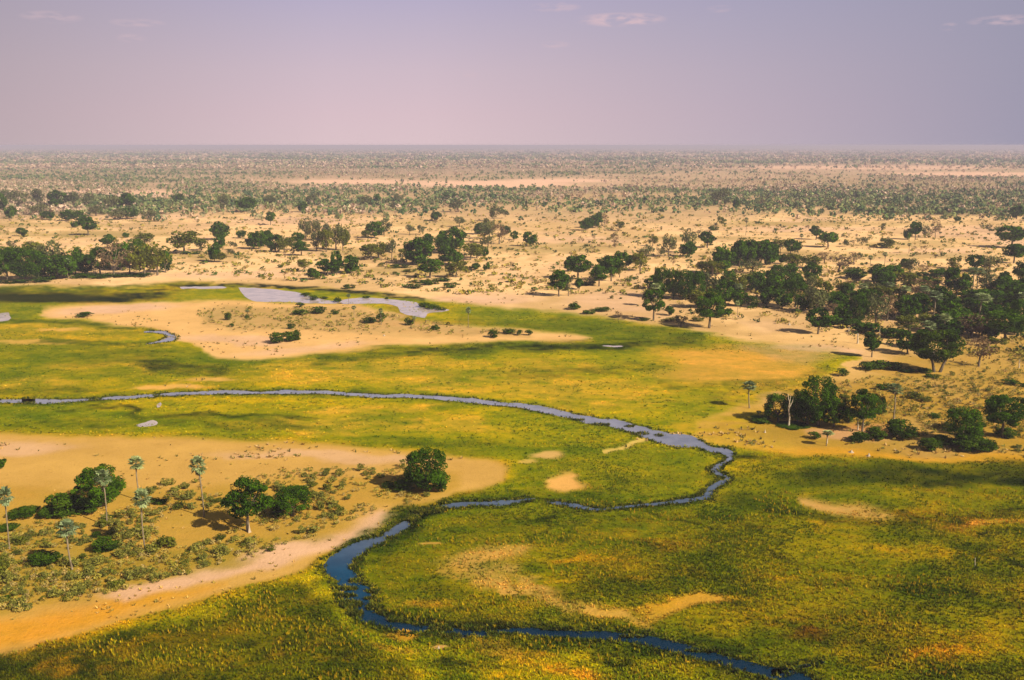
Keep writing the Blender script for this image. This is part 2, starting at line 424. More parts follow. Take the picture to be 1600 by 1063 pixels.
def wood_density(px, py, x, y):
    n = fbm(x, y, 260, 4, 55)
    d = .12 + 4.0 * np.clip(n - .48, 0, 1)
    d = d + .6 * gau(px, py, 60, 303, 190, 28) + .5 * gau(px, py, -200, 300, 260, 34) + .45 * gau(px, py, 450, 262, 400, 14)
    d = d + .55 * gau(px, py, 1500, 308, 260, 24) + .35 * gau(px, py, 1250, 302, 130, 18) + .4 * gau(px, py, 1000, 322, 220, 14) + .3 * gau(px, py, 420, 310, 180, 12)
    d = d + .5 * gau(px, py, 850, 250, 500, 8) + .4 * gau(px, py, 100, 247, 240, 8)
    d = d * (1 - .95 * np.clip(gau(px, py, 760, 289, 170, 7) + gau(px, py, 540, 285, 120, 5) + gau(px, py, 240, 302, 50, 8) + gau(px, py, 1500, 272, 170, 4) + gau(px, py, 1350, 261, 220, 3.5)
                             + gau(px, py, 900, 283, 110, 5) + gau(px, py, 120, 300, 30, 5), 0, 1))
    d = d * np.where(py > 336, .12, 1) * np.where((py > 322) & (px > 260) & (px < 1180), .4, 1)
    d = d * (1 - .45 * gau(px, py, 800, 262, 420, 26))
    return np.clip(d, 0, 1)


def cover(x, y, wscale=1.0):
    """colour (linear) and vegetation weight of the ground at world x, y (arrays)"""
    n = x.shape[0]
    col = np.tile(np.array(srgb(*SAND_FAR)), (n, 1))
    veg = np.zeros(n)
    px0, py0 = proj(x, y)
    ok = y > 20
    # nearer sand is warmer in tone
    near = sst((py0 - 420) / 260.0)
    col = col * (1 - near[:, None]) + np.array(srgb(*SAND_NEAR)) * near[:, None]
    r = np.sqrt(x * x + y * y)
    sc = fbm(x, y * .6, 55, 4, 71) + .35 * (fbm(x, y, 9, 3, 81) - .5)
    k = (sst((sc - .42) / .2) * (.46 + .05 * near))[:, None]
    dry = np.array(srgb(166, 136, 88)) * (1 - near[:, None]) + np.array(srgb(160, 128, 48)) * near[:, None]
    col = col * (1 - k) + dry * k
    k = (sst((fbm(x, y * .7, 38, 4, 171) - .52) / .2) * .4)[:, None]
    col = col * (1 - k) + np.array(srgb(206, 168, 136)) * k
    # leaf litter and dry grass under the woods
    far = py0 < 350
    if far.any():
        k = np.zeros(n)
        k[far] = np.clip(wood_density(px0[far], py0[far], x[far], y[far]) * 1.1, 0, .85)
        LIT[0] = k[:, None]
    wa = np.clip(r / 70.0, 1.5, 12.0)
    n1 = (fbm(x, y, 18, 4, 1) - .5) * 2
    n2 = (fbm(x, y, 18, 4, 21) - .5) * 2
    py_n = 0
    n3 = (fbm(x, y, 5, 3, 31) - .5) * 2
    n4 = (fbm(x, y, 5, 3, 41) - .5) * 2
    cache = {}
    brk = None

    def warped(k):
        if k not in cache:
            cache[k] = proj(x + k * (n1 * wa * 1.6 + n3 * 1.6), y + k * (n2 * wa * 1.6 + n4 * 1.6))
        return cache[k]
    for kind, c, g, soft, op, vg, wp in LAYERS:
        px, py = warped(wp)
        if kind == 'p':
            a = np.asarray(g, float)
            m = ok & (px > a[:, 0].min() - soft) & (px < a[:, 0].max() + soft) & (py > a[:, 1].min() - soft) & (py < a[:, 1].max() + soft)
            idx = np.nonzero(m)[0]
            if not len(idx):
                continue
            wt = sst(sdf(px[idx], py[idx], g) / (2 * soft) + .5)
        elif kind == 'e':
            cx, cy, rx, ry, an = g
            R = max(rx, ry) * 1.6
            m = ok & (np.abs(px - cx) < R) & (np.abs(py - cy) < R)
            idx = np.nonzero(m)[0]
            if not len(idx):
                continue
            dx, dy = px[idx] - cx, py[idx] - cy
            u = (dx * math.cos(an) + dy * math.sin(an)) / rx
            v = (-dx * math.sin(an) + dy * math.cos(an)) / ry
            d = np.sqrt(u * u + v * v)
            wt = sst((1 + soft * .5 - d) / soft)
        else:
            pts, half = g
            a = np.asarray(pts, float)
            e = half + soft
            m = ok & (px > a[:, 0].min() - e) & (px < a[:, 0].max() + e) & (py > a[:, 1].min() - e) & (py < a[:, 1].max() + e)
            idx = np.nonzero(m)[0]
            if not len(idx):
                continue
            dmin = np.full(len(idx), 1e18)
            for i in range(len(a) - 1):
                ex, ey = a[i + 1] - a[i]
                wx, wy = px[idx] - a[i][0], py[idx] - a[i][1]
                t = np.clip((wx * ex + wy * ey) / (ex * ex + ey * ey + 1e-9), 0, 1)
                dmin = np.minimum(dmin, (wx - ex * t) ** 2 + (wy - ey * t) ** 2)
            wt = sst((half + soft - np.sqrt(dmin)) / soft)
        wt = wt * op
        if (kind != 'p' and op < .9 and vg is not None and vg >= .5) or (kind == 'l' and vg is None):
            if brk is None:
                brk = np.clip(fbm(x, y * 1.6, 5.5, 4, 611) * 2.6 - .55, .1, 1.35)
            wt = np.clip(wt * brk[idx], 0, 1)
        col[idx] = col[idx] * (1 - wt[:, None]) + np.array(srgb(*c)) * wt[:, None]
        if vg is not None:
            veg[idx] = veg[idx] * (1 - wt) + vg * wt
    if LIT[0] is not None and len(LIT[0]) == n:
        col = col * (1 - LIT[0]) + np.array(srgb(158, 138, 108)) * LIT[0]
    LIT[0] = None
    # patchy growth: greener hollows, straw-coloured rises, drawn out along the old flood channels
    for sc_, sd_, am in ((60, 501, .5), (16, 521, .6), (4.5, 541, .42), (1.8, 561, .25)):
        n = fbm(x * .8, y * 1.7, sc_, 3, sd_)
        k = (sst((n - .50) / .17) * am * veg)[:, None]
        col = col * (1 - k * (1 - np.array([[.50, .70, .5]])))
        k = (sst((.47 - n) / .16) * am * veg)[:, None]
        col = col * (1 + k * np.array([[.26, .10, .3]]))
    return col, veg


# ---------------------------------------------------------------- helpers
def mesh_np(name, verts, faces, mat=None, col=None, smooth=False):
    """verts (n,3); faces (m,k) with k fixed; col (n,3) per point"""
    me = bpy.data.meshes.new(name)
    nv, (nf, k) = len(verts), faces.shape
    me.vertices.add(nv)
    me.vertices.foreach_set('co', np.ascontiguousarray(verts, np.float32).ravel())
    me.loops.add(nf * k)
    me.loops.foreach_set('vertex_index', np.ascontiguousarray(faces, np.int32).ravel())
    me.polygons.add(nf)
    me.polygons.foreach_set('loop_start', np.arange(nf, dtype=np.int32) * k)
    if smooth:
        me.polygons.foreach_set('use_smooth', np.ones(nf, bool))
    if col is not None:
        at = me.color_attributes.new('cover', 'FLOAT_COLOR', 'POINT')
        c4 = np.ones((nv, 4), np.float32)
        c4[:, :col.shape[1]] = col
        at.data.foreach_set('color', c4.ravel())
    me.update(calc_edges=True)
    if mat:
        me.materials.append(mat)
    return me


def link(name, me, parent=None, **kw):
    o = bpy.data.objects.new(name, me)
    C.objects.link(o)
    if parent:
        o.parent = parent
    for k, v in kw.items():
        o[k] = v
    return o


def new_mat(name):
    m = bpy.data.materials.new(name)
    m.use_nodes = True
    nt = m.node_tree
    b = nt.nodes['Principled BSDF']
    b.inputs['Roughness'].default_value = 0.9
    b.inputs['Specular IOR Level'].default_value = 0.1
    return m, nt, b


def nmix(nt, fac, a, b, bt='MIX'):
    n = nt.nodes.new('ShaderNodeMix')
    n.data_type = 'RGBA'
    n.blend_type = bt
    for i, v in ((0, fac), (6, a), (7, b)):
        if isinstance(v, (int, float)):
            n.inputs[i].default_value = v
        elif isinstance(v, (tuple, list)):
            n.inputs[i].default_value = tuple(v)[:3] + (1,)
        else:
            nt.links.new(v, n.inputs[i])
    return n.outputs[2]


def nnoise(nt, vec, scale, detail=3, rough=.55):
    n = nt.nodes.new('ShaderNodeTexNoise')
    n.inputs['Scale'].default_value = scale
    n.inputs['Detail'].default_value = detail
    n.inputs['Roughness'].default_value = rough
    nt.links.new(vec, n.inputs['Vector'])
    return n.outputs[0]


def nmap(nt, v, a, b, c=0.0, d=1.0):
    n = nt.nodes.new('ShaderNodeMapRange')
    nt.links.new(v, n.inputs[0])
    for i, q in enumerate((a, b, c, d)):
        n.inputs[i + 1].default_value = q
    return n.outputs[0]


def nmul(nt, a, b, op='MULTIPLY'):
    n = nt.nodes.new('ShaderNodeMath')
    n.operation = op
    for i, v in enumerate((a, b)):
        if isinstance(v, (int, float)):
            n.inputs[i].default_value = v
        else:
            nt.links.new(v, n.inputs[i])
    return n.outputs[0]


# ---------------------------------------------------------------- materials
def ground_material():
    m, nt, b = new_mat('ground_cover')
    at = nt.nodes.new('ShaderNodeAttribute')
    at.attribute_name = 'cover'
    vg = nt.nodes.new('ShaderNodeAttribute')
    vg.attribute_name = 'vegetation'
    tcn = nt.nodes.new('ShaderNodeTexCoord')
    o = tcn.outputs['Object']
    big = nnoise(nt, o, 0.06, 5, .6)
    mid = nnoise(nt, o, 0.35, 5, .65)
    fine = nnoise(nt, o, 1.6, 4, .7)
    spk = nnoise(nt, o, 0.9, 2, .5)
    col, veg = at.outputs['Color'], vg.outputs['Fac']
    # sand: faint mottling, pebbly dark specks of dry weeds
    s = nmix(nt, nmap(nt, big, .35, .7), nmix(nt, 1.0, col, (.90, .88, .84), 'MULTIPLY'), nmix(nt, 1.0, col, (1.08, 1.07, 1.08), 'MULTIPLY'))
    s = nmix(nt, nmap(nt, mid, .56, .72, 0, .35), s, nmix(nt, 1.0, s, (.72, .70, .55), 'MULTIPLY'))
    s = nmix(nt, nmap(nt, spk, .64, .72, 0, .4), s, nmix(nt, 1.0, s, (.55, .50, .38), 'MULTIPLY'))
    # marsh: blades, wet hollows, straw tips
    g = nmix(nt, nmap(nt, big, .42, .68, 0, .75), col, nmix(nt, 1.0, col, (.62, .76, .5), 'MULTIPLY'))
    g = nmix(nt, nmap(nt, big, .48, .28, 0, .7), g, nmix(nt, 1.0, g, (1.35, 1.15, .8), 'MULTIPLY'))
    g = nmix(nt, nmap(nt, mid, .50, .68, 0, .75), g, nmix(nt, 1.0, g, (.52, .66, .4), 'MULTIPLY'))
    g = nmix(nt, nmap(nt, mid, .46, .30, 0, .65), g, nmix(nt, 1.0, g, (1.45, 1.22, .9), 'MULTIPLY'))
    g = nmix(nt, nmap(nt, fine, .52, .68, 0, .75), g, nmix(nt, 1.0, g, (.50, .56, .35), 'MULTIPLY'))
    g = nmix(nt, nmap(nt, fine, .46, .32, 0, .6), g, nmix(nt, 1.0, g, (1.35, 1.2, 1.2), 'MULTIPLY'))
    c = nmix(nt, veg, s, g)
    nt.links.new(c, b.inputs['Base Color'])
    bp = nt.nodes.new('ShaderNodeBump')
    bp.inputs['Distance'].default_value = 0.35
    hgt = nmul(nt, nmul(nt, fine, mid, 'ADD'), nmul(nt, veg, .8, 'ADD'))
    nt.links.new(hgt, bp.inputs['Height'])
    bp.inputs['Strength'].default_value = .55
    nt.links.new(bp.outputs[0], b.inputs['Normal'])
    b.inputs['Specular IOR Level'].default_value = 0.0
    b.inputs['Roughness'].default_value = 1.0
    return m


def leaf_material(name, c, c2, transl=.25):
    m, nt, b = new_mat(name)
    at = nt.nodes.new('ShaderNodeAttribute')
    at.attribute_name = 'cover'
    sp = nt.nodes.new('ShaderNodeSeparateColor')
    nt.links.new(at.outputs['Color'], sp.inputs[0])
    oi = nt.nodes.new('ShaderNodeObjectInfo')
    tcn = nt.nodes.new('ShaderNodeTexCoord')
    nz = nnoise(nt, tcn.outputs['Object'], 5.0, 2)
    base = nmix(nt, nmap(nt, nmul(nt, sp.outputs[0], nz, 'ADD'), .55, 1.35), c, c2)
    base = nmix(nt, nmap(nt, oi.outputs['Random'], 0, 1, 0, 1), nmix(nt, 1.0, base, (.78, .85, .85), 'MULTIPLY'), nmix(nt, 1.0, base, (1.18, 1.15, .95), 'MULTIPLY'))
    nt.links.new(base, b.inputs['Base Color'])
    b.inputs['Roughness'].default_value = .8
    b.inputs['Specular IOR Level'].default_value = .03
    tr = nt.nodes.new('ShaderNodeBsdfTranslucent')
    nt.links.new(base, tr.inputs[0])
    mx = nt.nodes.new('ShaderNodeMixShader')
    mx.inputs[0].default_value = transl
    nt.links.new(b.outputs[0], mx.inputs[1])
    nt.links.new(tr.outputs[0], mx.inputs[2])
    nt.links.new(mx.outputs[0], nt.nodes['Material Output'].inputs[0])
    return m


def attr_material(name, mult=1.0, transl=0.0):
    m, nt, b = new_mat(name)
    at = nt.nodes.new('ShaderNodeAttribute')
    at.attribute_name = 'cover'
    tcn = nt.nodes.new('ShaderNodeTexCoord')
    nz = nnoise(nt, tcn.outputs['Object'], .8, 2)
    c = nmix(nt, nmap(nt, nz, .3, .7), nmix(nt, 1.0, at.outputs['Color'], (.8, .8, .8), 'MULTIPLY'), nmix(nt, 1.0, at.outputs['Color'], (1.2, 1.2, 1.2), 'MULTIPLY'))
    nt.links.new(c, b.inputs['Base Color'])
    b.inputs['Specular IOR Level'].default_value = .05
    return m


def bark_material(name, c, c2):
    m, nt, b = new_mat(name)
    tcn = nt.nodes.new('ShaderNodeTexCoord')
    mp = nt.nodes.new('ShaderNodeMapping')
    mp.inputs['Scale'].default_value = (1, 1, .25)
    nt.links.new(tcn.outputs['Object'], mp.inputs[0])
    nz = nnoise(nt, mp.outputs[0], 40, 4, .7)
    nt.links.new(nmix(nt, nmap(nt, nz, .35, .65), c, c2), b.inputs['Base Color'])
    return m


M_GROUND = ground_material()
M_E = leaf_material('evergreen_leaves', (.008, .024, .001), (.080, .168, .003))
M_O = leaf_material('olive_leaves', (.050, .066, .008), (.165, .175, .018))
M_D = leaf_material('dusty_leaves', (.055, .066, .026), (.150, .160, .065))
M_B = leaf_material('brown_twigs', (.12, .078, .048), (.25, .165, .10), .15)
M_S = leaf_material('shrub_leaves', (.008, .024, .002), (.085, .150, .005))
M_SC = leaf_material('scrub_leaves', (.10, .108, .02), (.31, .29, .06))
M_PALM = leaf_material('palm_fronds', (.07, .10, .035), (.36, .42, .22), .2)
M_SKIRT = leaf_material('dead_fronds', (.10, .075, .045), (.25, .19, .12), .1)
M_BARK = bark_material('grey_bark', (.06, .045, .03), (.20, .16, .11))
M_PBARK = bark_material('palm_bark', (.13, .10, .065), (.30, .24, .16))
M_WHITE = bark_material('bleached_wood', (.34, .28, .20), (.60, .52, .40))
M_MOUND = bark_material('termite_earth', (.30, .23, .16), (.48, .39, .29))
M_WOOD = attr_material('far_tree_leaves')
M_GRASS = attr_material('marsh_grass_blades')

mw, nt, b = new_mat('river_water')
wat = nt.nodes.new('ShaderNodeAttribute')
wat.attribute_name = 'cover'
wtc = nt.nodes.new('ShaderNodeTexCoord')
wnz = nnoise(nt, wtc.outputs['Object'], .16, 5, .65)  # lighter mottling painted into the water colour for glints
nt.links.new(nmix(nt, nmap(nt, wnz, .38, .62), nmix(nt, 1.0, wat.outputs['Color'], (.8, .82, .85), 'MULTIPLY'), nmix(nt, 1.0, wat.outputs['Color'], (1.12, 1.1, 1.08), 'MULTIPLY')), b.inputs['Base Color'])
b.inputs['Roughness'].default_value = .06
b.inputs['IOR'].default_value = 1.33
b.inputs['Specular IOR Level'].default_value = .5
tcn = nt.nodes.new('ShaderNodeTexCoord')
bp = nt.nodes.new('ShaderNodeBump')
bp.inputs['Strength'].default_value = .2
bp.inputs['Distance'].default_value = .05
nt.links.new(nnoise(nt, tcn.outputs['Object'], 1.5, 3), bp.inputs['Height'])
nt.links.new(bp.outputs[0], b.inputs['Normal'])
M_WATER = mw

# ---------------------------------------------------------------- the ground, one sheet out to the horizon
FINE = np.radians(np.arange(-34, 34.01, 0.075))
COARSE = np.radians(np.concatenate([np.arange(34.5, 60, .5), np.arange(60, 300, 3), np.arange(300, 326, .5)]))
ANG = np.concatenate([FINE, COARSE])
DIP = np.concatenate([np.arange(80, 45, -3), np.arange(45, 31.5, -.3), np.arange(31.5, 1.2, -.078), np.geomspace(1.2, .073, 50)])
RAD = H / np.tan(np.radians(DIP))
na, nr = len(ANG), len(RAD)
gx = (RAD[:, None] * np.sin(ANG)[None, :]).ravel()
gy = (RAD[:, None] * np.cos(ANG)[None, :]).ravel()
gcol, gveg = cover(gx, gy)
jj = np.arange(na)
i0 = (np.arange(nr - 1)[:, None] * na + jj[None, :]).ravel()
i1 = (np.arange(nr - 1)[:, None] * na + ((jj + 1) % na)[None, :]).ravel()
quads = np.stack([i0, i0 + na, i1 + na, i1], 1)
quads = quads[:, ::-1]
gv = np.stack([gx, gy, np.zeros_like(gx)], 1)
hub = len(gv)
gv = np.vstack([gv, [[0, 0, 0]]])
gcol = np.vstack([gcol, gcol[:1]])
gveg = np.append(gveg, gveg[0])
# the hub under the aircraft: degenerate-free quads of hub, ring, ring, ring
hubq = np.array([[hub, (k + 2) % na, (k + 1) % na, k] for k in range(0, na - 1, 2)])
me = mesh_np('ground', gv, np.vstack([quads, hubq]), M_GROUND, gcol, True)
fa = me.attributes.new('vegetation', 'FLOAT', 'POINT')
fa.data.foreach_set('value', gveg.astype(np.float32))
link('ground', me, kind='structure')


# ---------------------------------------------------------------- water
def catmull(pts, step=2.0):
    p = np.asarray(pts, float)
    p = np.vstack([2 * p[0] - p[1], p, 2 * p[-1] - p[-2]])
    out = []
    for i in range(1, len(p) - 2):
        n = max(2, int(np.hypot(*(p[i + 1][:2] - p[i][:2])) / step))
        for t in np.arange(n) / n:
            out.append(.5 * ((2 * p[i]) + (-p[i - 1] + p[i + 1]) * t + (2 * p[i - 1] - 5 * p[i] + 4 * p[i + 1] - p[i + 2]) * t * t + (-p[i - 1] + 3 * p[i] - 3 * p[i + 1] + p[i + 2]) * t ** 3))
    out.append(p[-2])
    return np.array(out)


RIVER = [[(-600, 643, 0, 3.5), (0, 628, 0, 2.4), (35, 627, 0, 2.6), (65, 628, 0, 3.4), (95, 627, 0, 2.4), (132, 625, 0, 1.6), (150, 624, 0, 1.0), (185, 622, 0, 2.2), (235, 619, 0, 2.2), (246, 618, 0, 1.0),
          (262, 617, 0, 2.2), (300, 615, 0, 2.7), (350, 613, 0, 3.2), (400, 614, 0, 2.5), (440, 613, 0, 2.8), (490, 613, 0, 2.2), (540, 616, 0, 2.8), (580, 618, 0, 3.2), (600, 619, 0, 2.4), (640, 619, 0, 2.8),
          (690, 622, 0, 2.8), (730, 626, 0, 3.8), (765, 630, 0, 3.4), (800, 633, 0, 3.2), (850, 641, 0, 4.8), (885, 648, 0, 5), (920, 656, 0, 6), (955, 661, 0, 6), (985, 669, 0, 6.5), (1015, 678, 0, 8),
          (1045, 687, 0, 9), (1072, 690, 1, 8), (1090, 694, 2, 6), (1110, 702, 2, 3.5), (1128, 705, 4, 4), (1140, 712, 6, 3), (1137, 720, 7, 1), (1122, 728, 7, 1), (1117, 736, 6, 0), (1127, 743, 5, 1),
          (1137, 748, 5, 0), (1128, 754, 7, -1), (1113, 761, 7, -1), (1108, 769, 7, 0), (1102, 777, 6, -2), (1080, 781, 1, -3), (1050, 785, 0, -2.4), (1000, 790, 0, -2), (960, 794, 0, -2),
          (930, 797, 0, -2), (900, 791, 0, -3), (870, 787, 0, -2.6), (855, 785, 0, -1)],
         [(836, 780, 0, -1), (812, 783, 0, -3), (785, 786, 0, -4), (750, 788, 0, -4), (715, 790, 0, -4.5), (692, 793, 0, -3), (678, 797, 0, -1.4), (660, 801, 0, -1.6), (645, 808, 1, -1.5), (640, 815, 3, -2),
          (630, 822, 7, -5), (615, 832, 6, -6), (600, 842, 6, -5), (580, 849, 4, -6), (560, 858, 6, -8), (545, 866, 14, -5), (534, 875, 18, -3), (528, 885, 22, 0), (533, 895, 21, 0), (544, 906, 17, 0),
          (550, 917, 24, 2), (560, 930, 27, 3), (566, 945, 20, 2), (572, 957, 15, 4), (580, 966, 12, 6), (602, 973, 5, 6), (640, 981, 2, 6), (680, 987, 0, 6), (720, 989, 0, 8), (760, 990, 0, 6),
          (800, 988, 0, 6), (850, 990, 0, 6), (900, 992, 0, 6), (960, 996, 0, 6), (1010, 1003, 0, 7), (1060, 1013, 2, 8), (1110, 1026, 2, 8), (1160, 1040, 3, 8), (1200, 1051, 4, 9),
          (1240, 1066, 6, 12), (1300, 1090, 6, 14), (1400, 1130, 6, 16), (1600, 1220, 8, 20)],
         [(1205, 1052, 0, 5), (1245, 1044, 0, 3.4), (1290, 1035, 0, 1.2)],
         [(225, 519, 0, .8), (242, 519, 2, 1.6), (258, 521, 3, 2), (268, 526, 6, 1), (263, 531, 6, -2), (246, 535, 0, -1.6), (228, 538, 0, -.5)]]
bank_pts = []
for seg in RIVER:
    c = catmull([q for q in seg], 2.0)
    s1 = np.array([P(q[0] + q[2], q[1] - q[3]) for q in c])
    s2 = np.array([P(q[0] - q[2], q[1] + q[3]) for q in c])
    mid = (s1 + s2) / 2
    L = np.concatenate([[0], np.cumsum(np.hypot(*np.diff(mid, axis=0).T))])
    for s, sdn in ((s1, 5), (s2, 9)):
        d = s - mid
        ln = np.hypot(d[:, 0], d[:, 1]) + 1e-6
        f = 1 + (fbm(L, L * 0 + sdn, 5.0, 3, sdn) - .5) * 1.1
        f = np.clip(f, .35, 1.7)
        s[:] = mid + d * f[:, None]
    bank_pts.append((s1, s2))
    n = len(c)
    v = np.zeros((2 * n, 3))
    v[0::2, :2], v[1::2, :2] = s1, s2
    v[:, 2] = .05
    q = np.array([[2 * i, 2 * i + 1, 2 * i + 3, 2 * i + 2] for i in range(n - 1)])
    # pale sky reflection painted into the upper reach's colour, the lower reach deep blue
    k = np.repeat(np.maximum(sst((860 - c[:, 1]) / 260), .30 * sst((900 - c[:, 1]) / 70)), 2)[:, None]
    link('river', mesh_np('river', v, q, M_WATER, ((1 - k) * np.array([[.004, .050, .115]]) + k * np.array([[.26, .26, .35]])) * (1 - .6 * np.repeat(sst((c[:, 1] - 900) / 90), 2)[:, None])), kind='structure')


def pool(name, pts):
    c = catmull(list(pts) + [pts[0]], 3.0)[:-1]
    w_ = np.array([P(*q) for q in c])
    k = np.arange(len(w_)) * .9
    jit = (fbm(k, k * 0 + 3, 2.5, 2, 77) - .5) * 2.2
    w_[:, 1] += jit * np.hypot(w_[:, 0], w_[:, 1]) / 400
    tri = tessellate_polygon([[Vector((a, b_, 0)) for a, b_ in w_]])
    v = np.column_stack([w_, np.full(len(w_), .05)])
    f = np.array(tri)
    # upward normals
    a, b_, c_ = v[f[:, 0]], v[f[:, 1]], v[f[:, 2]]
    nz = np.cross(b_ - a, c_ - a)[:, 2]
    f[nz < 0] = f[nz < 0][:, ::-1]
    link(name, mesh_np(name, v, f, M_WATER, np.tile(np.array([[.50, .41, .41]]), (len(v), 1))), kind='structure')  # pale sky reflection put into the flat pond colour


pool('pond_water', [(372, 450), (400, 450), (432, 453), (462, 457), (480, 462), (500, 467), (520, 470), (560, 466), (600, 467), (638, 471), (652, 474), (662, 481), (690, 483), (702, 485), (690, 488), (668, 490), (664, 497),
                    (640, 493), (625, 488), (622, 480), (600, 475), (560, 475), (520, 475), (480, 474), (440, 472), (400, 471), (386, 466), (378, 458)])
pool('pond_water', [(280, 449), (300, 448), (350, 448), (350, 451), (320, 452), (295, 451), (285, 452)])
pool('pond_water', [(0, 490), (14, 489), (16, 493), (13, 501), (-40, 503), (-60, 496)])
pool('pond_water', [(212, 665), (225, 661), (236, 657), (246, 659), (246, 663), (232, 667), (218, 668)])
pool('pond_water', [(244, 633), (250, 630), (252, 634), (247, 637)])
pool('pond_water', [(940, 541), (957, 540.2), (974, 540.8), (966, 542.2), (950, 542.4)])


# ---------------------------------------------------------------- plants: crowns of many leaf faces
def quad_cloud(cent, nrm, size, rng, jitter=.9, aspect=.7):
    """small quads at cent, roughly facing nrm (n,3), random turn; returns verts, faces"""
    n = len(cent)
    nn = nrm + rng.normal(0, jitter, (n, 3))
    nn /= np.linalg.norm(nn, axis=1)[:, None] + 1e-9
    a = np.cross(nn, rng.normal(0, 1, (n, 3)))
    a /= np.linalg.norm(a, axis=1)[:, None] + 1e-9
    b_ = np.cross(nn, a)
    s = (size * rng.uniform(.6, 1.4, n))[:, None]
    a, b_ = a * s, b_ * s * aspect
    v = np.stack([cent - a, cent - b_ * .9, cent + a, cent + b_ * .9], 1).reshape(-1, 3)
    return v, np.arange(4 * n).reshape(n, 4)


def tube(path, radii, seg=6):
    vs, fs = [], []
    path = [Vector(p) for p in path]
    for i, p in enumerate(path):
        t = (path[min(i + 1, len(path) - 1)] - path[max(i - 1, 0)]).normalized()
        u = t.cross(Vector((0.3, 1, .1))).normalized()
        w2 = t.cross(u)
        for k in range(seg):
            an = 2 * math.pi * k / seg
            vs.append(p + (u * math.cos(an) + w2 * math.sin(an)) * radii[i])
    for i in range(len(path) - 1):
        for k in range(seg):
            a, b_ = i * seg + k, i * seg + (k + 1) % seg
            fs.append([a, b_, b_ + seg, a + seg])
    return np.array([list(v) for v in vs]), np.array(fs)


def join(parts):
    vs, fs, o = [], [], 0
    for v, f in parts:
        vs.append(v)
        fs.append(f + o)
        o += len(v)
    return np.vstack(vs), np.vstack(fs)


def crown(seed, nblob, nleaf, leaf, cb=.15, flat=.0, sparse=1.0, blob=(.13, .24), lean=0.0):
    """crown in a unit box: x,y in -.5...5, z in cb..1, blobs on an uneven dome"""
    rng = np.random.default_rng(seed)
    V, F_, cc, o = [], [], [], 0
    cen = []
    lobes = [(rng.uniform(-.2, .2), rng.uniform(-.2, .2), rng.uniform(.0, 1), rng.uniform(.6, 1)) for _ in range(4)]
    for i in range(nblob):
        th = rng.uniform(0, 2 * math.pi)
        u = rng.uniform(-1, 1) if flat < .3 else rng.uniform(-.2, 1)
        rr = rng.uniform(.55, 1.0) ** .5
        k = math.sqrt(max(0, 1 - u * u))
        br = rng.uniform(*blob)
        wob = 1 - .28 * (math.sin(th * 2 + seed) * .5 + .5) * rng.uniform(.4, 1)
        x = math.cos(th) * k * rr * (.5 - br * .75) * wob * 1.1
        y = math.sin(th) * k * rr * (.5 - br * .75) * wob * 1.1
        hh = (1 - cb)
        z = cb + hh * (.5 + .5 * u * rr * (1 - 1.2 * br))
        if flat >= .3:
            z = cb + hh * (.25 + .6 * u * rr)
        x += lean * (z - cb)
        cen.append((x, y, z, br))
    n_each = nleaf // nblob
    hh = (1 - cb)
    for (x, y, z, br) in cen:
        d = rng.normal(0, 1, (n_each, 3))
        d /= np.linalg.norm(d, axis=1)[:, None]
        rad = br * rng.uniform(.55, 1.08, n_each) ** .6
        c = np.stack([x + d[:, 0] * rad, y + d[:, 1] * rad, z + d[:, 2] * rad * hh * .85], 1)
        c[:, 2] = np.maximum(c[:, 2], cb * .8 + .01)
        keep = rng.uniform(0, 1, n_each) < sparse
        v, f = quad_cloud(c[keep], d[keep], leaf, rng)
        V.append(v)
        F_.append(f + o)
        o += len(v)
        tone = rng.uniform(.15, .85)
        t = np.clip(tone + rng.normal(0, .18, keep.sum()), 0, 1)
        cc.append(np.repeat(t, 4))
    V, F_, cc = np.vstack(V), np.vstack(F_), np.concatenate(cc)
    zmax = V[:, 2].max()
    V[:, 2] *= 1.0 / zmax
    wx = max(np.percentile(np.abs(V[:, 0]), 98), np.percentile(np.abs(V[:, 1]), 98))
    V[:, :2] *= .5 / wx
    return V, F_, np.stack([cc, cc, cc], 1), cen


def trunk(seed, cen, cb, n=5, r=.035, twin=False):
    r = r * .7 if twin else r
    rng = random.Random(seed)
    parts = []
    stems = [(-.04, 0), (.07, .03)] if twin else [(0, 0)]
    for sx_, sy_ in stems:
        bx, by = rng.uniform(-.04, .04) + sx_ * 2, rng.uniform(-.04, .04)
        fork = cb + (1 - cb) * .22
        parts.append(tube([(sx_, sy_, -.01), (sx_ + bx * .4, sy_ + by * .4, fork * .5), (sx_ + bx, sy_ + by, fork)], [r * 1.35, r, r * .75]))
        for q in rng.sample(cen, min(n, len(cen))):
            x, y, z, _ = q
            parts.append(tube([(sx_ + bx, sy_ + by, fork * .96), ((sx_ + bx + x) / 2 + rng.uniform(-.03, .03), (by + y) / 2, (fork + z) / 2 - .02), (x, y, z)], [r * .6, r * .38, r * .15], 5))
    return join(parts)


TPL = {}


def make_template(key, mat, seeds, nblob, nleaf, leaf, **kw):
    tw = kw.pop('twin', False)
    tr = kw.pop('tr', .035)
    out = []
    for s in seeds:
        V, F_, cc, cen = crown(s, nblob, nleaf, leaf, **kw)
        cm_ = mesh_np(key + '_crown', V, F_, mat, cc)
        tv, tf = trunk(s, cen, kw.get('cb', .15), r=tr, twin=tw)
        tm = mesh_np(key + '_trunk', tv, tf, M_BARK, None, True)
        out.append((cm_, tm))
    TPL[key] = out


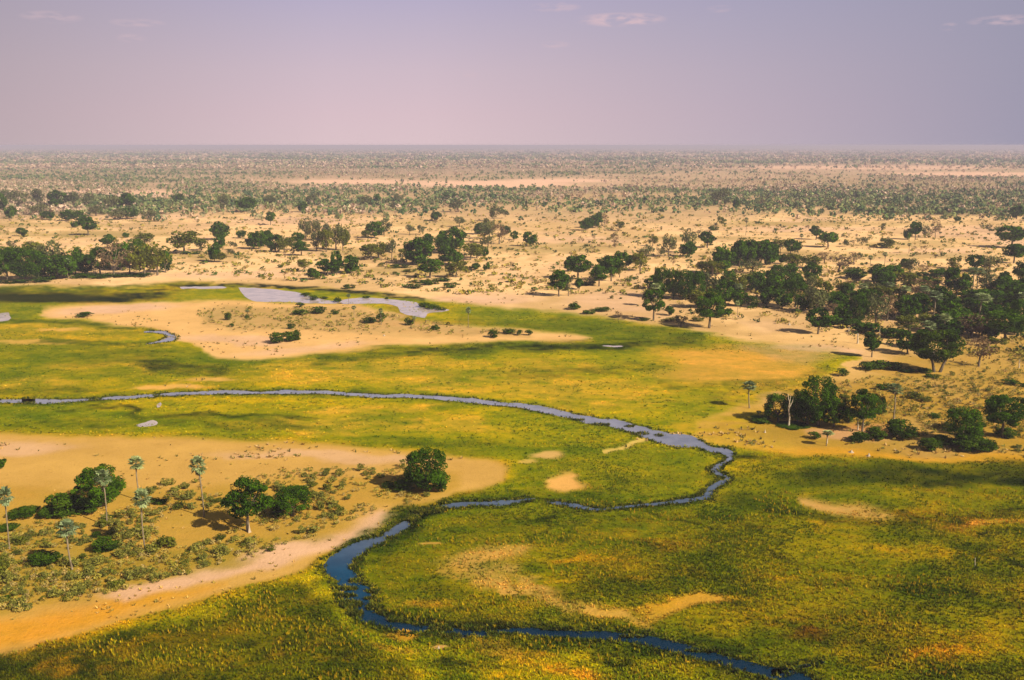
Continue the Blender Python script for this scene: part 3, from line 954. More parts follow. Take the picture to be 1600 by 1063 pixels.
# near kinds (N) for things that stand large in view, plain for middle distance
make_template('EN', M_E, [1, 2, 3, 4, 5, 6], 64, 11500, .017, cb=.05, blob=(.07, .16))
make_template('TN', M_E, [11, 12, 13, 14], 54, 9500, .018, cb=.26, blob=(.07, .15), tr=.032)
make_template('E', M_E, [21, 22, 23, 24, 25, 26], 34, 3000, .040, cb=.06, blob=(.09, .20))
make_template('T', M_E, [31, 32, 33, 34], 28, 2600, .042, cb=.28, blob=(.09, .19))
make_template('O', M_O, [41, 42, 43, 44], 18, 1500, .042, cb=.18, sparse=.8)
make_template('U', M_O, [51, 52], 60, 10000, .019, cb=.24, blob=(.07, .15), flat=.0, twin=True)
make_template('D', M_D, [61, 62, 63, 64], 18, 1100, .040, cb=.15, sparse=.75)
make_template('B', M_B, [71, 72, 73, 74], 22, 1000, .030, cb=.20, sparse=.65, blob=(.10, .22))
make_template('SN', M_S, [81, 82, 83, 84], 20, 3600, .034, cb=.0, blob=(.14, .26))
make_template('S', M_S, [91, 92, 93, 94], 14, 700, .060, cb=.0, blob=(.16, .28))
make_template('SC', M_SC, [101, 102, 103, 104, 105], 12, 420, .075, cb=.0, sparse=.8, blob=(.14, .26))
make_template('SO', M_O, [111, 112, 113], 14, 700, .06, cb=.0, sparse=.85, blob=(.16, .28))
# the olive umbrella crown is greener than the dry olive bushes
M_U = leaf_material('umbrella_leaves', (.020, .044, .003), (.085, .135, .006))
for cm_, tm in TPL['U']:
    cm_.materials[0] = M_U


def palm_meshes(seed, nfan=21, segs=9):
    """height 1, crown about .30 wide"""
    rng = random.Random(seed)
    bend = rng.uniform(-.03, .03)
    path = [(bend * math.sin(t * 3), bend * .5 * t, t * .88) for t in (0, .15, .3, .5, .7, .85, 1)]
    tv, tf = tube(path, [.016, .012, .011, .0115, .0125, .011, .010], 8)
    tm = mesh_np('palm_trunk', tv, tf, M_PBARK, None, True)
    top = Vector(path[-1])

    def fans(n, lo, hi, R, size, dead):
        V, Fc, cc = [], [], []
        for k in range(n):
            az = k * 2.399963 + rng.uniform(-.25, .25)
            el = lo + (hi - lo) * (k + .5) / n
            d = Vector((math.cos(az) * math.cos(el), math.sin(az) * math.cos(el), math.sin(el)))
            L = R * rng.uniform(.75, 1.1)
            c = top + d * L + Vector((0, 0, -.35 * L * L / R * (1 - d.z)))
            side_ = d.cross(Vector((0, 0, 1))).normalized()
            up = side_.cross(d)
            # petiole
            i = len(V)
            V += [top + side_ * .0018, top - side_ * .0018, c - side_ * .0014, c + side_ * .0014]
            Fc.append([i, i + 1, i + 2, i + 3])
            tone = rng.uniform(.2, 1)
            cc += [tone * .6] * 4
            droop = -.55 if dead else -.18
            for sgi in range(segs):
                an = (sgi / (segs - 1) - .5) * (2.2 if dead else 4.0)
                an2 = an + .10
                dirv = d * math.cos(an) + side_ * math.sin(an)
                wv = (d * -math.sin(an) + side_ * math.cos(an)) * size * .19
                Ls = size * rng.uniform(.8, 1.1)
                midp = c + dirv * Ls * .55 + up * (.10 * size * (1 if sgi % 2 else -1)) + Vector((0, 0, droop * .12 * size))
                tip = c + dirv * Ls + Vector((0, 0, droop * size * (.8 + .5 * abs(math.sin(an)))))
                i = len(V)
                V += [c, midp - wv, tip, midp + wv]
                Fc.append([i, i + 1, i + 2, i + 3])
                cc += [tone * rng.uniform(.7, 1.1)] * 4
        cc = np.array(cc)
        return np.array([list(v) for v in V]), np.array(Fc), np.stack([cc] * 3, 1)
    v, f, cc = fans(nfan, -.75, 1.35, .088, .088, False)
    cm_ = mesh_np('palm_crown', v, f, M_PALM, cc)
    v, f, cc = fans(9, -1.35, -.8, .055, .065, True)
    sm = mesh_np('palm_skirt', v, f, M_SKIRT, cc)
    return cm_, tm, sm


PALMS = [palm_meshes(s) for s in (1, 2, 3)]

USED = set()
KN = {'E': ('evergreen_tree', 'tree', 'dark green tree'), 'T': ('evergreen_tree', 'tree', 'stemmed dark green tree'),
      'O': ('bushy_tree', 'tree', 'olive green tree'), 'U': ('umbrella_tree', 'tree', 'big green umbrella tree'),
      'D': ('dusty_tree', 'tree', 'dusty grey-green tree'), 'B': ('bare_tree', 'tree', 'leafless brown tree'),
      'P': ('fan_palm', 'palm', 'fan palm'), 'S': ('shrub', 'shrub', 'dark green shrub'), 'SC': ('scrub_bush', 'scrub bush', 'dry scrub bush'),
      'SO': ('shrub', 'shrub', 'olive shrub')}
ORD = ['zeroth', 'first', 'second', 'third', 'fourth', 'fifth', 'sixth', 'seventh', 'eighth', 'ninth', 'tenth', 'eleventh', 'twelfth', 'thirteenth', 'fourteenth', 'fifteenth',
       'sixteenth', 'seventeenth', 'eighteenth', 'nineteenth', 'twentieth', 'twenty-first', 'twenty-second', 'twenty-third', 'twenty-fourth']
COUNT = [0]


def plant(kind, px, py, hpx, wpx, label, group=None, near=None, seed=None):
    k = kind
    COUNT[0] += 1
    rs = random.Random(COUNT[0] * 7919 if seed is None else seed)
    name, cat, _ = KN[k]
    dip = max(py - HOR, 5) / F
    off = .5 * wpx * dip * (.75 if k in ('S', 'SC', 'SO', 'E') else .25)     # the near edge of a low crown hides its foot
    by = py - off * (1 if k != 'P' else 0)
    x, y = P(px, by)
    z = top_z(y, py - hpx)
    z = max(z - (wpx * y / F * .5 * dip * .25 if k != 'P' else 0), .4)
    dep = y * CP + H * SP
    if k in 'ETOBD' and 395 < py < 600:
        wid = wpx * dep / F * 1.14
        z *= 1.18
    elif k in 'ETOBD' and py < 395:
        wid = wpx * dep / F * 1.06
        z *= 1.15
    else:
        wid = wpx * dep / F
    root = bpy.data.objects.new(name, None)
    root.empty_display_size = .5
    C.objects.link(root)
    root.location = (x, y, 0)
    root['label'] = label
    root['category'] = cat
    if group:
        root['group'] = group
    root.rotation_euler = (0, 0, rs.uniform(0, 6.283))
    if k == 'P':
        cm_, tm, sm = PALMS[rs.randrange(3)]
        sxy = max(wid / .30, z * .55)
        root.scale = (sxy, sxy, z)
        root.rotation_euler = (rs.uniform(-.05, .05), rs.uniform(-.06, .06), rs.uniform(0, 6.283))
        link('trunk', tm, root)
        cr = link('crown', cm_, root)
        link('dead_fronds', sm, cr)
        return root
    key = k
    if near if near is not None else hpx > 40:
        key = {'E': 'EN', 'T': 'TN', 'S': 'SN'}.get(k, k)
    if k == 'S' and wpx > 26 and py > 640:
        key = 'SN'
    cm_, tm = rs.choice(TPL[key])
    root.scale = (wid, wid * rs.uniform(.85, 1.1), z)
    if (hpx < 15 and k != 'B') or k in ('S', 'SC', 'SO'):
        # too small to show its stem: the thing is one mesh
        loc, rot, sc = root.location.copy(), root.rotation_euler.copy(), root.scale.copy()
        bpy.data.objects.remove(root)
        o = bpy.data.objects.new(name, cm_)
        C.objects.link(o)
        o.location, o.rotation_euler, o.scale = loc, rot, sc
        o['label'], o['category'] = label, cat
        if group:
            o['group'] = group
        return o
    link('crown', cm_, root)
    link('trunk', tm, root)
    return root


def stand(place, group, rows):
    """a named stand of plants: rows of (x, y, height, width, kind[, label]); the unlabelled get one from their rank in the stand"""
    byk = {}
    for r in rows:
        if len(r) < 6:
            byk.setdefault(KN[r[4]][2], []).append(r)
    lab = {}
    for noun, rs in byk.items():
        rs.sort(key=lambda r: r[0])
        n = len(rs)
        hs = sorted(rs, key=lambda r: r[2])
        for i, r in enumerate(rs):
            if n == 1:
                t = f'only {noun} {place}'
            elif n > 2 and hs[-1] is r and hs[-1][2] > hs[-2][2] * 1.12:
                t = f'tallest {noun} {place}'
            elif i == 0:
                t = f'leftmost {noun} {place}'
            elif i == n - 1:
                t = f'rightmost {noun} {place}'
            else:
                t = f'{ORD[i + 1]} {noun} from the left {place}'
            lab[id(r)] = t
    for r in rows:
        plant(r[4], r[0], r[1], r[2], r[3], r[5] if len(r) > 5 else lab[id(r)], group)
# ---------------------------------------------------------------- the near sandy spit, lower left
G = 'trees on the near sandy spit'
plant('E', 157, 804, 80, 86, 'broad dark evergreen tree behind the pale-stemmed palm on the near sandy spit', G, True, 3)
plant('T', 387, 834, 89, 70, 'dark evergreen tree with bare stem beside a white termite mound', G, True, 5)
plant('E', 457, 816, 59, 76, 'wide bushy evergreen just right of the tree at the termite mound', G, True, 8)
plant('E', 668, 776, 80, 66, 'tall dense evergreen standing alone near the tip of the sandy spit', G, True, 12)
plant('E', -4, 736, 22, 26, 'dark round tree cut by the frame on the bare sand of the spit', G, False)
GP = 'fan palms on the near sandy spit'
plant('P', 167, 822, 88, 27, 'pale-stemmed fan palm standing in front of the broad dark evergreen', GP, seed=1)
plant('P', 219, 782, 68, 26, 'fan palm right of the broad dark evergreen, foot hidden by another palm', GP, seed=2)
plant('P', 319, 808, 95, 27, 'fan palm standing alone between the broad evergreen and the termite mound tree', GP, seed=3)
plant('P', 227, 860, 95, 28, 'slender fan palm with its head just below another palm', GP, seed=4)
plant('P', 15, 858, 96, 26, 'fan palm at the frame edge beside the low dark thicket', GP, seed=5)
plant('P', 113, 890, 76, 33, 'short thick-headed fan palm nearest to the sandy track', GP, seed=6)
stand('on the near sandy spit', 'dark shrubs on the near sandy spit', [
    (100, 812, 44, 54, 'S', 'dark shrub mass leaning on the left side of the broad evergreen'), (78, 813, 22, 34, 'S', 'dark shrub left of the shrub mass by the broad evergreen'),
    (38, 812, 20, 46, 'S'), (132, 808, 30, 40, 'S', 'dark shrub tucked at the foot of the broad evergreen'),
    (72, 888, 30, 48, 'S', 'large round dark shrub left of the thick-headed palm'), (164, 866, 28, 40, 'S', 'bright-topped dark shrub right of the thick-headed palm'),
    (151, 842, 12, 16, 'S', 'small dark shrub just behind the bright-topped shrub'), (628, 771, 22, 36, 'S', 'shrub in the shade left of the lone tall evergreen'), (606, 764, 12, 22, 'S', 'small shrub at the outer edge of the shade of the lone evergreen'),
    (436, 812, 22, 22, 'S', 'shrub between the termite mound tree and the wide bushy evergreen'),
    (2, 905, 38, 26, 'SO', 'olive shrub cut by the frame below the edge palm'), (258, 862, 28, 32, 'SO', 'pale olive shrub right of the slender palm foot'),
    (10, 940, 10, 18, 'S', 'small dark shrub on the sand near the frame edge'), (250, 790, 14, 26, 'S', 'dark shrub right of the palms with the crossed heads'), (338, 788, 10, 18, 'SO'), (12, 832, 14, 34, 'S')])
plant('E', 684, 772, 40, 30, 'lower second crown growing at the right foot of the lone tall evergreen', G, True, 6)
plant('S', 690, 772, 26, 20, 'small dark shrub right under the lone tall evergreen', 'dark shrubs on the near sandy spit')

# ---------------------------------------------------------------- thicket on the headland beyond the river
GT = 'trees of the thicket on the headland'
PL = 'in the headland thicket'
plant('E', 1216, 664, 52, 46, 'round dark tree at the left end of the headland thicket', GT, True, 2)
plant('E', 1246, 663, 56, 34, 'brownish dark tree right behind the pale dead trunk in the headland thicket', GT, True, 4)
plant('E', 1278, 672, 86, 60, 'tallest tree of the headland thicket, broad and very dark', GT, True, 9)
plant('E', 1303, 672, 54, 46, 'dark tree at the right shoulder of the tallest thicket tree', GT, True, 1)
plant('E', 1262, 669, 48, 44, 'dark tree in front of the tallest thicket tree on its shaded side', GT, True, 15)
plant('E', 1326, 664, 28, 26, 'small dark tree between the thicket and the square-crowned tree', GT, True, 16)
plant('T', 1347, 676, 70, 46, 'square-crowned dark tree on a bare stem right of the headland thicket', GT, True, 10)
plant('E', 1368, 656, 42, 30, 'smaller crown joined to the right of the square-crowned tree', GT, True, 18)
plant('O', 1321, 634, 20, 20, 'small light green tree behind the gap in the headland thicket', GT, False)
plant('E', 1502, 700, 68, 54, 'tall dark tree with shrubs round its foot, left of the frame-edge tree', GT, True, 20)
plant('T', 1566, 686, 72, 62, 'spreading dark tree on a bare stem nearest the right edge of the headland', GT, True, 23)
plant('T', 1604, 664, 44, 30, 'dark tree cut by the frame behind the spreading tree', GT, True, 24)
stand('on the headland sand below the thicket', 'dark shrubs on the headland', [
    (1341, 693, 19, 28, 'S'), (1367, 690, 24, 28, 'S'), (1409, 690, 36, 44, 'S', 'broad low dark shrub between the square-crowned tree and the tall dark tree'), (1272, 688, 14, 22, 'S'),
    (1452, 707, 24, 32, 'S'), (1476, 698, 18, 34, 'S'), (1514, 708, 30, 52, 'S', 'broad dark shrub at the foot of the tall dark tree'), (1540, 709, 24, 34, 'S'),
    (1572, 686, 18, 32, 'S'), (1462, 655, 9, 26, 'S'), (1190, 662, 12, 34, 'S'), (1240, 671, 10, 50, 'S')])
stand('on the open sand behind the headland thicket', 'dark shrubs on the headland', [
    (1316, 589, 14, 21, 'S'), (1355, 580, 15, 28, 'S'), (1376, 579, 17, 32, 'S'), (1396, 580, 15, 28, 'S'), (1420, 583, 9, 26, 'S'), (1445, 584, 9, 26, 'S'), (1458, 592, 8, 22, 'S'),
    (1578, 603, 11, 28, 'S'), (1598, 606, 8, 12, 'S'), (1380, 611, 13, 19, 'S'), (1430, 625, 14, 26, 'SO'), (1446, 629, 10, 20, 'SO'), (1537, 668, 8, 18, 'S'), (1590, 627, 7, 16, 'S')])
GP2 = 'fan palms on the headland and beyond'
plant('P', 1171, 638, 41, 24, 'fan palm standing alone on the meadow edge left of the headland thicket', GP2, seed=7)
plant('P', 1396, 656, 56, 27, 'tall pale fan palm on open sand right of the square-crowned tree', GP2, seed=8)
plant('P', 1291, 697, 24, 20, 'young fan palm on the sand in front of the headland thicket', GP2, seed=9)
plant('P', 1185, 652, 10, 10, 'tiny fan palm at the left tip of the headland thicket', GP2, seed=10)

# ---------------------------------------------------------------- the big grove on the far right bank
GG = 'trees of the big grove on the far bank'
stand('in the front row of the big grove', GG, [
    (1463, 584, 72, 78, 'U', 'big rounded green tree with twin stems at the front of the grove'), (1362, 559, 36, 25, 'T'), (1418, 556, 36, 34, 'E'), (1529, 574, 42, 40, 'B', 'pinkish leafless tree right of the big rounded green tree'),
    (1278, 523, 36, 34, 'T'), (1317, 509, 30, 26, 'E'), (1341, 509, 46, 30, 'E'), (1368, 509, 46, 34, 'D'), (1386, 502, 36, 26, 'B'), (1415, 502, 36, 34, 'E'), (1436, 497, 30, 24, 'E'),
    (1420, 522, 26, 36, 'O'), (1364, 524, 18, 24, 'E'), (1395, 530, 16, 30, 'E'), (1350, 522, 16, 26, 'E'), (1330, 515, 16, 24, 'E'), (1298, 512, 18, 28, 'E'), (1440, 548, 30, 24, 'E')])
stand('in the grove right of the rounded tree', GG, [
    (1485, 510, 36, 36, 'E'), (1518, 529, 34, 40, 'B'), (1534, 526, 26, 32, 'B'), (1531, 497, 30, 32, 'E'), (1570, 536, 48, 52, 'T'), (1596, 524, 50, 36, 'E'), (1486, 531, 28, 28, 'E'), (1507, 505, 20, 20, 'E'),
    (1552, 505, 26, 34, 'E'), (1574, 500, 30, 34, 'E'), (1600, 490, 36, 34, 'E'), (1466, 520, 26, 26, 'E'), (1446, 515, 22, 28, 'O'), (1547, 530, 22, 24, 'E')])
stand('in the back grove row by the frame edge', GG, [
    (1465, 437, 16, 28, 'E'), (1495, 463, 40, 34, 'E'), (1522, 425, 24, 24, 'T'), (1546, 425, 24, 30, 'D'), (1540, 463, 36, 26, 'D'), (1594, 441, 28, 28, 'T'), (1575, 467, 32, 42, 'E'), (1489, 420, 16, 18, 'O'),
    (1452, 456, 22, 22, 'E'), (1476, 455, 22, 30, 'B'), (1560, 478, 22, 34, 'E'), (1516, 474, 18, 36, 'E'), (1602, 466, 30, 30, 'E'), (1441, 434, 8, 22, 'E'), (1590, 480, 24, 28, 'E')])
stand('in the middle of the big grove', GG, [
    (1374, 442, 26, 24, 'E'), (1396, 438, 22, 26, 'E'), (1414, 422, 16, 14, 'E'), (1421, 430, 24, 28, 'D'), (1386, 454, 26, 26, 'E'), (1412, 454, 26, 36, 'O'), (1362, 468, 24, 30, 'D'), (1317, 470, 26, 20, 'O'), (1337, 437, 15, 32, 'E'),
    (1440, 470, 30, 36, 'B'), (1400, 478, 26, 30, 'O'), (1436, 482, 22, 26, 'E'), (1350, 478, 20, 24, 'O'), (1378, 474, 24, 26, 'O'), (1328, 428, 9, 18, 'D')])
stand('in the dark grove behind the bank tree', GG, [
    (1035, 467, 44, 26, 'E'), (1022, 454, 22, 26, 'E'), (1052, 468, 42, 22, 'E'), (1068, 470, 44, 30, 'E'), (1090, 470, 42, 26, 'E'), (1106, 467, 38, 32, 'D'), (1113, 432, 22, 32, 'O'), (1098, 426, 16, 24, 'O'), (1128, 430, 40, 28, 'E'),
    (1133, 420, 26, 30, 'E'), (1133, 478, 36, 34, 'E'), (1095, 482, 26, 36, 'O'), (1112, 482, 28, 22, 'E'), (1150, 464, 32, 26, 'O'), (1137, 456, 30, 22, 'E'), (1156, 480, 24, 22, 'E')])
stand('in the dark grove behind the meadow tip', GG, [
    (1155, 420, 40, 26, 'E'), (1170, 417, 38, 30, 'E'), (1188, 417, 38, 34, 'E'), (1203, 415, 32, 24, 'E'), (1176, 428, 20, 28, 'D'), (1165, 452, 22, 20, 'O'), (1180, 458, 30, 22, 'E'), (1196, 456, 30, 26, 'E'), (1176, 482, 22, 26, 'S'),
    (1198, 480, 28, 24, 'E'), (1212, 470, 36, 26, 'E'), (1222, 484, 28, 24, 'E'), (1242, 482, 42, 34, 'E'), (1275, 490, 38, 38, 'D'), (1262, 470, 34, 26, 'D'), (1268, 442, 28, 28, 'E'), (1286, 474, 32, 22, 'O'), (1240, 456, 26, 24, 'E'),
    (1234, 436, 22, 22, 'E'), (1216, 440, 24, 24, 'E'), (1258, 488, 24, 22, 'E')])
GB = 'trees along the far bank by the meadow tip'
stand('on the sandy bank by the meadow tip', GB, [
    (1108, 514, 50, 46, 'T', 'biggest tree standing at the sandy water edge below the dark grove'), (1021, 502, 44, 34, 'T', 'dark tree with a palm head above it on the sandy bank'), (1046, 494, 14, 15, 'E'), (1064, 511, 16, 24, 'D'),
    (966, 501, 13, 12, 'B'), (1045, 504, 8, 24, 'SO'), (1007, 502, 6, 18, 'S'), (898, 485, 14, 21, 'S'), (921, 492, 9, 22, 'S'), (940, 488, 8, 26, 'S'), (1130, 496, 16, 22, 'E'), (1090, 503, 8, 20, 'SO')])
stand('among the palms in the big grove', 'fan palms in the big grove', [
    (1024, 480, 37, 19, 'P'), (1151, 476, 33, 19, 'P'), (1457, 500, 45, 27, 'P'), (1531, 502, 43, 29, 'P'), (1448, 545, 43, 25, 'P'), (1476, 528, 37, 23, 'P'), (1518, 455, 37, 21, 'P'), (1527, 452, 33, 20, 'P'), (1597, 500, 43, 25, 'P'),
    (1330, 470, 27, 17, 'P'), (1348, 470, 27, 17, 'P'), (1388, 468, 27, 17, 'P'), (1414, 478, 31, 19, 'P'), (1443, 478, 31, 19, 'P')])
stand('on the open plain behind the grove', 'fan palms on the far plain', [
    (1359, 424, 25, 9, 'P'), (1382, 414, 20, 9, 'P'), (1165, 368, 28, 8, 'P'), (1219, 400, 18, 12, 'P'), (1556, 372, 16, 7, 'P'), (1420, 396, 16, 8, 'P'), (1251, 384, 18, 7, 'P'), (1337, 350, 18, 6, 'P')])

# ---------------------------------------------------------------- plain behind the grove
GQ = 'trees scattered on the plain behind the grove'
stand('on the sunlit plain behind the big grove', GQ, [
    (1275, 375, 20, 20, 'T'), (1294, 387, 22, 27, 'T'), (1216, 393, 18, 22, 'O'), (1235, 401, 24, 18, 'T'), (1247, 397, 18, 14, 'T'), (1223, 413, 14, 13, 'E'), (1238, 421, 22, 32, 'O'), (1263, 420, 20, 30, 'O'), (1310, 426, 24, 38, 'B'),
    (1288, 412, 16, 26, 'B'), (1334, 414, 18, 22, 'B')])
stand('on the pale plain far behind the grove', GQ, [
    (1430, 375, 26, 18, 'T'), (1418, 375, 16, 13, 'E'), (1461, 373, 28, 14, 'B'), (1446, 371, 18, 12, 'D'), (1380, 362, 12, 10, 'D'), (1346, 384, 13, 16, 'D'), (1580, 388, 32, 38, 'T'), (1584, 412, 28, 28, 'T'), (1560, 365, 11, 12, 'D'),
    (1545, 362, 10, 10, 'D'), (1496, 347, 8, 9, 'E'), (1588, 343, 20, 20, 'E'), (1325, 386, 10, 14, 'D'), (1386, 388, 14, 20, 'O')])
plant('SO', 1386, 389, 13, 26, 'low olive shrub row on the plain behind the grove', 'shrubs on the far plain')
stand('on the sand above the meadow tip', 'trees between the meadow and the far woods', [
    (903, 437, 34, 34, 'T'), (890, 425, 13, 16, 'E'), (955, 440, 36, 28, 'T'), (972, 422, 26, 26, 'E'), (984, 413, 13, 18, 'E'), (936, 448, 30, 22, 'T'), (944, 420, 16, 20, 'E'), (968, 434, 24, 16, 'O'), (873, 464, 38, 28, 'T'),
    (888, 463, 28, 14, 'D'), (905, 453, 16, 14, 'E'), (918, 447, 10, 26, 'S'), (1000, 424, 26, 22, 'O'), (1009, 404, 17, 28, 'D')])
stand('before the middle of the far woods', 'trees before the far woods', [
    (1045, 402, 30, 26, 'D'), (1077, 396, 34, 22, 'D'), (1074, 402, 22, 22, 'E'), (1105, 388, 24, 26, 'T'), (1020, 385, 15, 14, 'O'), (1032, 402, 14, 14, 'D'), (960, 386, 20, 12, 'B'), (915, 361, 18, 20, 'E'), (926, 357, 19, 24, 'E'),
    (935, 348, 14, 14, 'E'), (967, 361, 14, 16, 'O'), (945, 356, 18, 12, 'B'), (828, 386, 22, 20, 'E'), (804, 375, 13, 12, 'E'), (1115, 361, 9, 16, 'S'), (1126, 353, 13, 10, 'O'), (1125, 320, 23, 32, 'D'), (1150, 327, 15, 11, 'E'),
    (1136, 323, 13, 11, 'D'), (1190, 323, 11, 14, 'B')])

# ---------------------------------------------------------------- clumps in the middle of the plain
stand('in the clump behind the pond centre', 'trees of the clump behind the pond', [
    (655, 416, 40, 42, 'E'), (668, 388, 21, 20, 'E'), (708, 394, 36, 36, 'E'), (690, 397, 28, 26, 'E'), (703, 416, 26, 36, 'E'), (635, 410, 20, 20, 'O'), (735, 407, 24, 26, 'O'), (745, 404, 20, 20, 'O'), (758, 401, 11, 12, 'E'),
    (672, 435, 28, 32, 'T'), (713, 434, 24, 30, 'O'), (744, 423, 11, 14, 'E'), (760, 424, 11, 10, 'E'), (580, 407, 22, 30, 'O'), (592, 404, 23, 26, 'O'), (612, 407, 30, 16, 'D')])
stand('on the sand just behind the pond', 'shrubs on the sand behind the pond', [
    (645, 452, 9, 28, 'S'), (655, 444, 7, 32, 'S'), (672, 446, 8, 30, 'S'), (704, 451, 11, 22, 'S'), (546, 452, 9, 19, 'S'), (690, 441, 7, 30, 'S'), (624, 420, 8, 30, 'S'), (640, 426, 6, 26, 'SO')])
stand('in the small clump above the pond', 'trees left of the pond clump', [
    (475, 425, 18, 17, 'O'), (490, 438, 17, 17, 'E'), (512, 432, 24, 26, 'T'), (526, 430, 34, 16, 'E'), (547, 429, 27, 30, 'E')])
stand('in the ragged clump above the small clump', 'trees of the ragged clump', [
    (405, 390, 27, 18, 'E'), (418, 386, 24, 22, 'E'), (430, 395, 30, 26, 'E'), (444, 395, 28, 22, 'O'), (456, 391, 18, 20, 'O'), (466, 384, 19, 18, 'T'), (471, 400, 21, 20, 'T'), (478, 374, 30, 24, 'D'), (490, 377, 31, 24, 'D'), (505, 376, 24, 22, 'D'),
    (495, 392, 28, 22, 'D'), (510, 394, 32, 22, 'O'), (525, 391, 38, 26, 'D'), (536, 392, 34, 20, 'O'), (541, 380, 22, 16, 'D')])
stand('in the loose trees before the clearing', 'loose trees of the middle plain', [
    (585, 373, 25, 26, 'E'), (572, 375, 14, 18, 'O'), (600, 368, 24, 24, 'D'), (640, 367, 15, 14, 'D'), (658, 367, 14, 13, 'D'), (750, 367, 17, 22, 'E'), (765, 374, 30, 22, 'D'), (757, 380, 30, 20, 'D'), (780, 382, 30, 26, 'B'), (790, 367, 13, 18, 'E'),
    (762, 390, 20, 22, 'D'), (714, 332, 18, 24, 'D'), (682, 346, 14, 20, 'E'), (718, 355, 15, 20, 'D'), (772, 346, 26, 15, 'D'), (785, 342, 14, 20, 'D')])
stand('at the left front of the far woods', 'trees at the front of the far woods', [
    (423, 352, 19, 15, 'T'), (473, 332, 15, 15, 'E'), (489, 321, 17, 22, 'D'), (422, 323, 17, 20, 'D'), (570, 321, 15, 20, 'D'), (589, 317, 13, 10, 'E'), (623, 319, 15, 16, 'D'), (617, 328, 11, 14, 'D'), (698, 310, 9, 9, 'E'), (709, 311, 8, 6, 'E'),
    (729, 312, 9, 14, 'D'), (384, 332, 22, 28, 'E'), (350, 330, 25, 18, 'D')])

# ---------------------------------------------------------------- left: bank thicket, plain and wood edge
stand('in the bank thicket at the frame edge', 'trees of the bank thicket', [
    (-12, 441, 48, 40, 'E'), (12, 442, 50, 42, 'E'), (40, 441, 50, 46, 'E'), (60, 439, 42, 30, 'E'), (80, 432, 50, 42, 'D'), (90, 438, 36, 36, 'E'), (105, 436, 32, 28, 'E'), (118, 431, 38, 26, 'E'), (133, 431, 30, 24, 'E'), (50, 420, 36, 34, 'O')])
stand('in the inner bank thicket', 'trees of the bank thicket', [
    (157, 433, 42, 32, 'E'), (178, 433, 48, 40, 'B'), (203, 430, 36, 26, 'B'), (212, 421, 42, 32, 'E'), (226, 433, 45, 36, 'O'), (246, 431, 46, 34, 'O'), (259, 427, 32, 18, 'E'), (190, 424, 40, 26, 'E')])
stand('along the foot of the bank thicket', 'low shrubs below the bank thicket', [
    (75, 438, 10, 30, 'S'), (130, 436, 9, 40, 'S'), (160, 436, 9, 44, 'S'), (195, 434, 8, 36, 'S'), (225, 434, 8, 34, 'S'), (20, 445, 8, 46, 'S'), (300, 398, 6, 30, 'S'), (60, 443, 8, 36, 'S')])
stand('in the bank thicket, head above the crowns', 'fan palms of the bank thicket', [(75, 432, 40, 12, 'P'), (107, 436, 32, 12, 'P')])
stand('on the plain above the bank thicket', 'trees above the bank thicket', [
    (168, 389, 21, 22, 'T'), (34, 370, 13, 16, 'E'), (138, 368, 26, 26, 'T'), (118, 356, 9, 13, 'E'), (20, 389, 12, 15, 'D'), (47, 386, 9, 14, 'D'), (226, 384, 18, 28, 'O'), (197, 372, 8, 10, 'E'), (288, 397, 33, 38, 'O', 'dusty round tree casting a long shadow right of the bank thicket'),
    (315, 392, 18, 22, 'O'), (345, 376, 27, 25, 'E'), (344, 389, 20, 17, 'E'), (335, 410, 26, 16, 'E'), (343, 410, 14, 20, 'O'), (364, 391, 13, 13, 'D'), (377, 373, 12, 14, 'E'), (396, 390, 24, 20, 'E'), (360, 402, 12, 12, 'D')])
stand('in the row before the left woods', 'trees in the row before the left woods', [
    (17, 342, 18, 18, 'E'), (75, 344, 13, 18, 'E'), (105, 346, 17, 20, 'E'), (123, 348, 18, 21, 'E'), (185, 344, 16, 32, 'D'), (202, 343, 17, 24, 'E'), (233, 347, 17, 22, 'D'), (60, 336, 16, 30, 'D'), (150, 338, 16, 26, 'D'), (0, 334, 30, 20, 'E'),
    (90, 326, 26, 26, 'E'), (60, 324, 26, 22, 'D'), (115, 326, 24, 24, 'D'), (140, 326, 22, 24, 'D'), (175, 330, 22, 26, 'D'), (200, 328, 24, 26, 'E'), (30, 324, 24, 26, 'D'), (278, 318, 14, 18, 'E'), (10, 318, 20, 20, 'D')])

# ---------------------------------------------------------------- the sandy island
stand('on the sandy island before the pond', 'shrubs on the sandy island', [
    (432, 538, 20, 26, 'S', 'bigger dark shrub of the pair on the bare sand of the island'), (452, 535, 18, 26, 'S', 'middle shrub of the dark pair on the bare sand of the island'), (465, 533, 19, 18, 'S', 'right shrub joined to the dark pair on the island sand'),
    (455, 515, 11, 13, 'S'), (470, 493, 10, 28, 'S'), (498, 491, 13, 24, 'S'), (524, 492, 9, 15, 'S'), (469, 481, 9, 13, 'S'), (577, 506, 11, 26, 'S'), (596, 504, 16, 15, 'S'), (640, 509, 13, 17, 'S'), (681, 517, 11, 13, 'S'),
    (772, 529, 15, 20, 'S'), (796, 523, 10, 20, 'S'), (812, 525, 10, 13, 'S'), (826, 525, 10, 13, 'S'), (133, 497, 10, 30, 'S', 'flat dark shrub alone on the pale left end of the island'), (357, 501, 13, 11, 'S'), (386, 500, 8, 8, 'S'), (362, 512, 7, 9, 'S')])
stand('at the pond shore', 'reed clumps and shrubs at the pond shore', [
    (489, 470, 9, 16, 'S'), (478, 464, 7, 16, 'S'), (528, 473, 9, 14, 'S'), (572, 467, 5, 12, 'S'), (604, 468, 4, 10, 'S'), (662, 481, 9, 20, 'S'), (676, 484, 9, 20, 'S'), (690, 486, 7, 16, 'S'), (506, 468, 5, 14, 'S')])
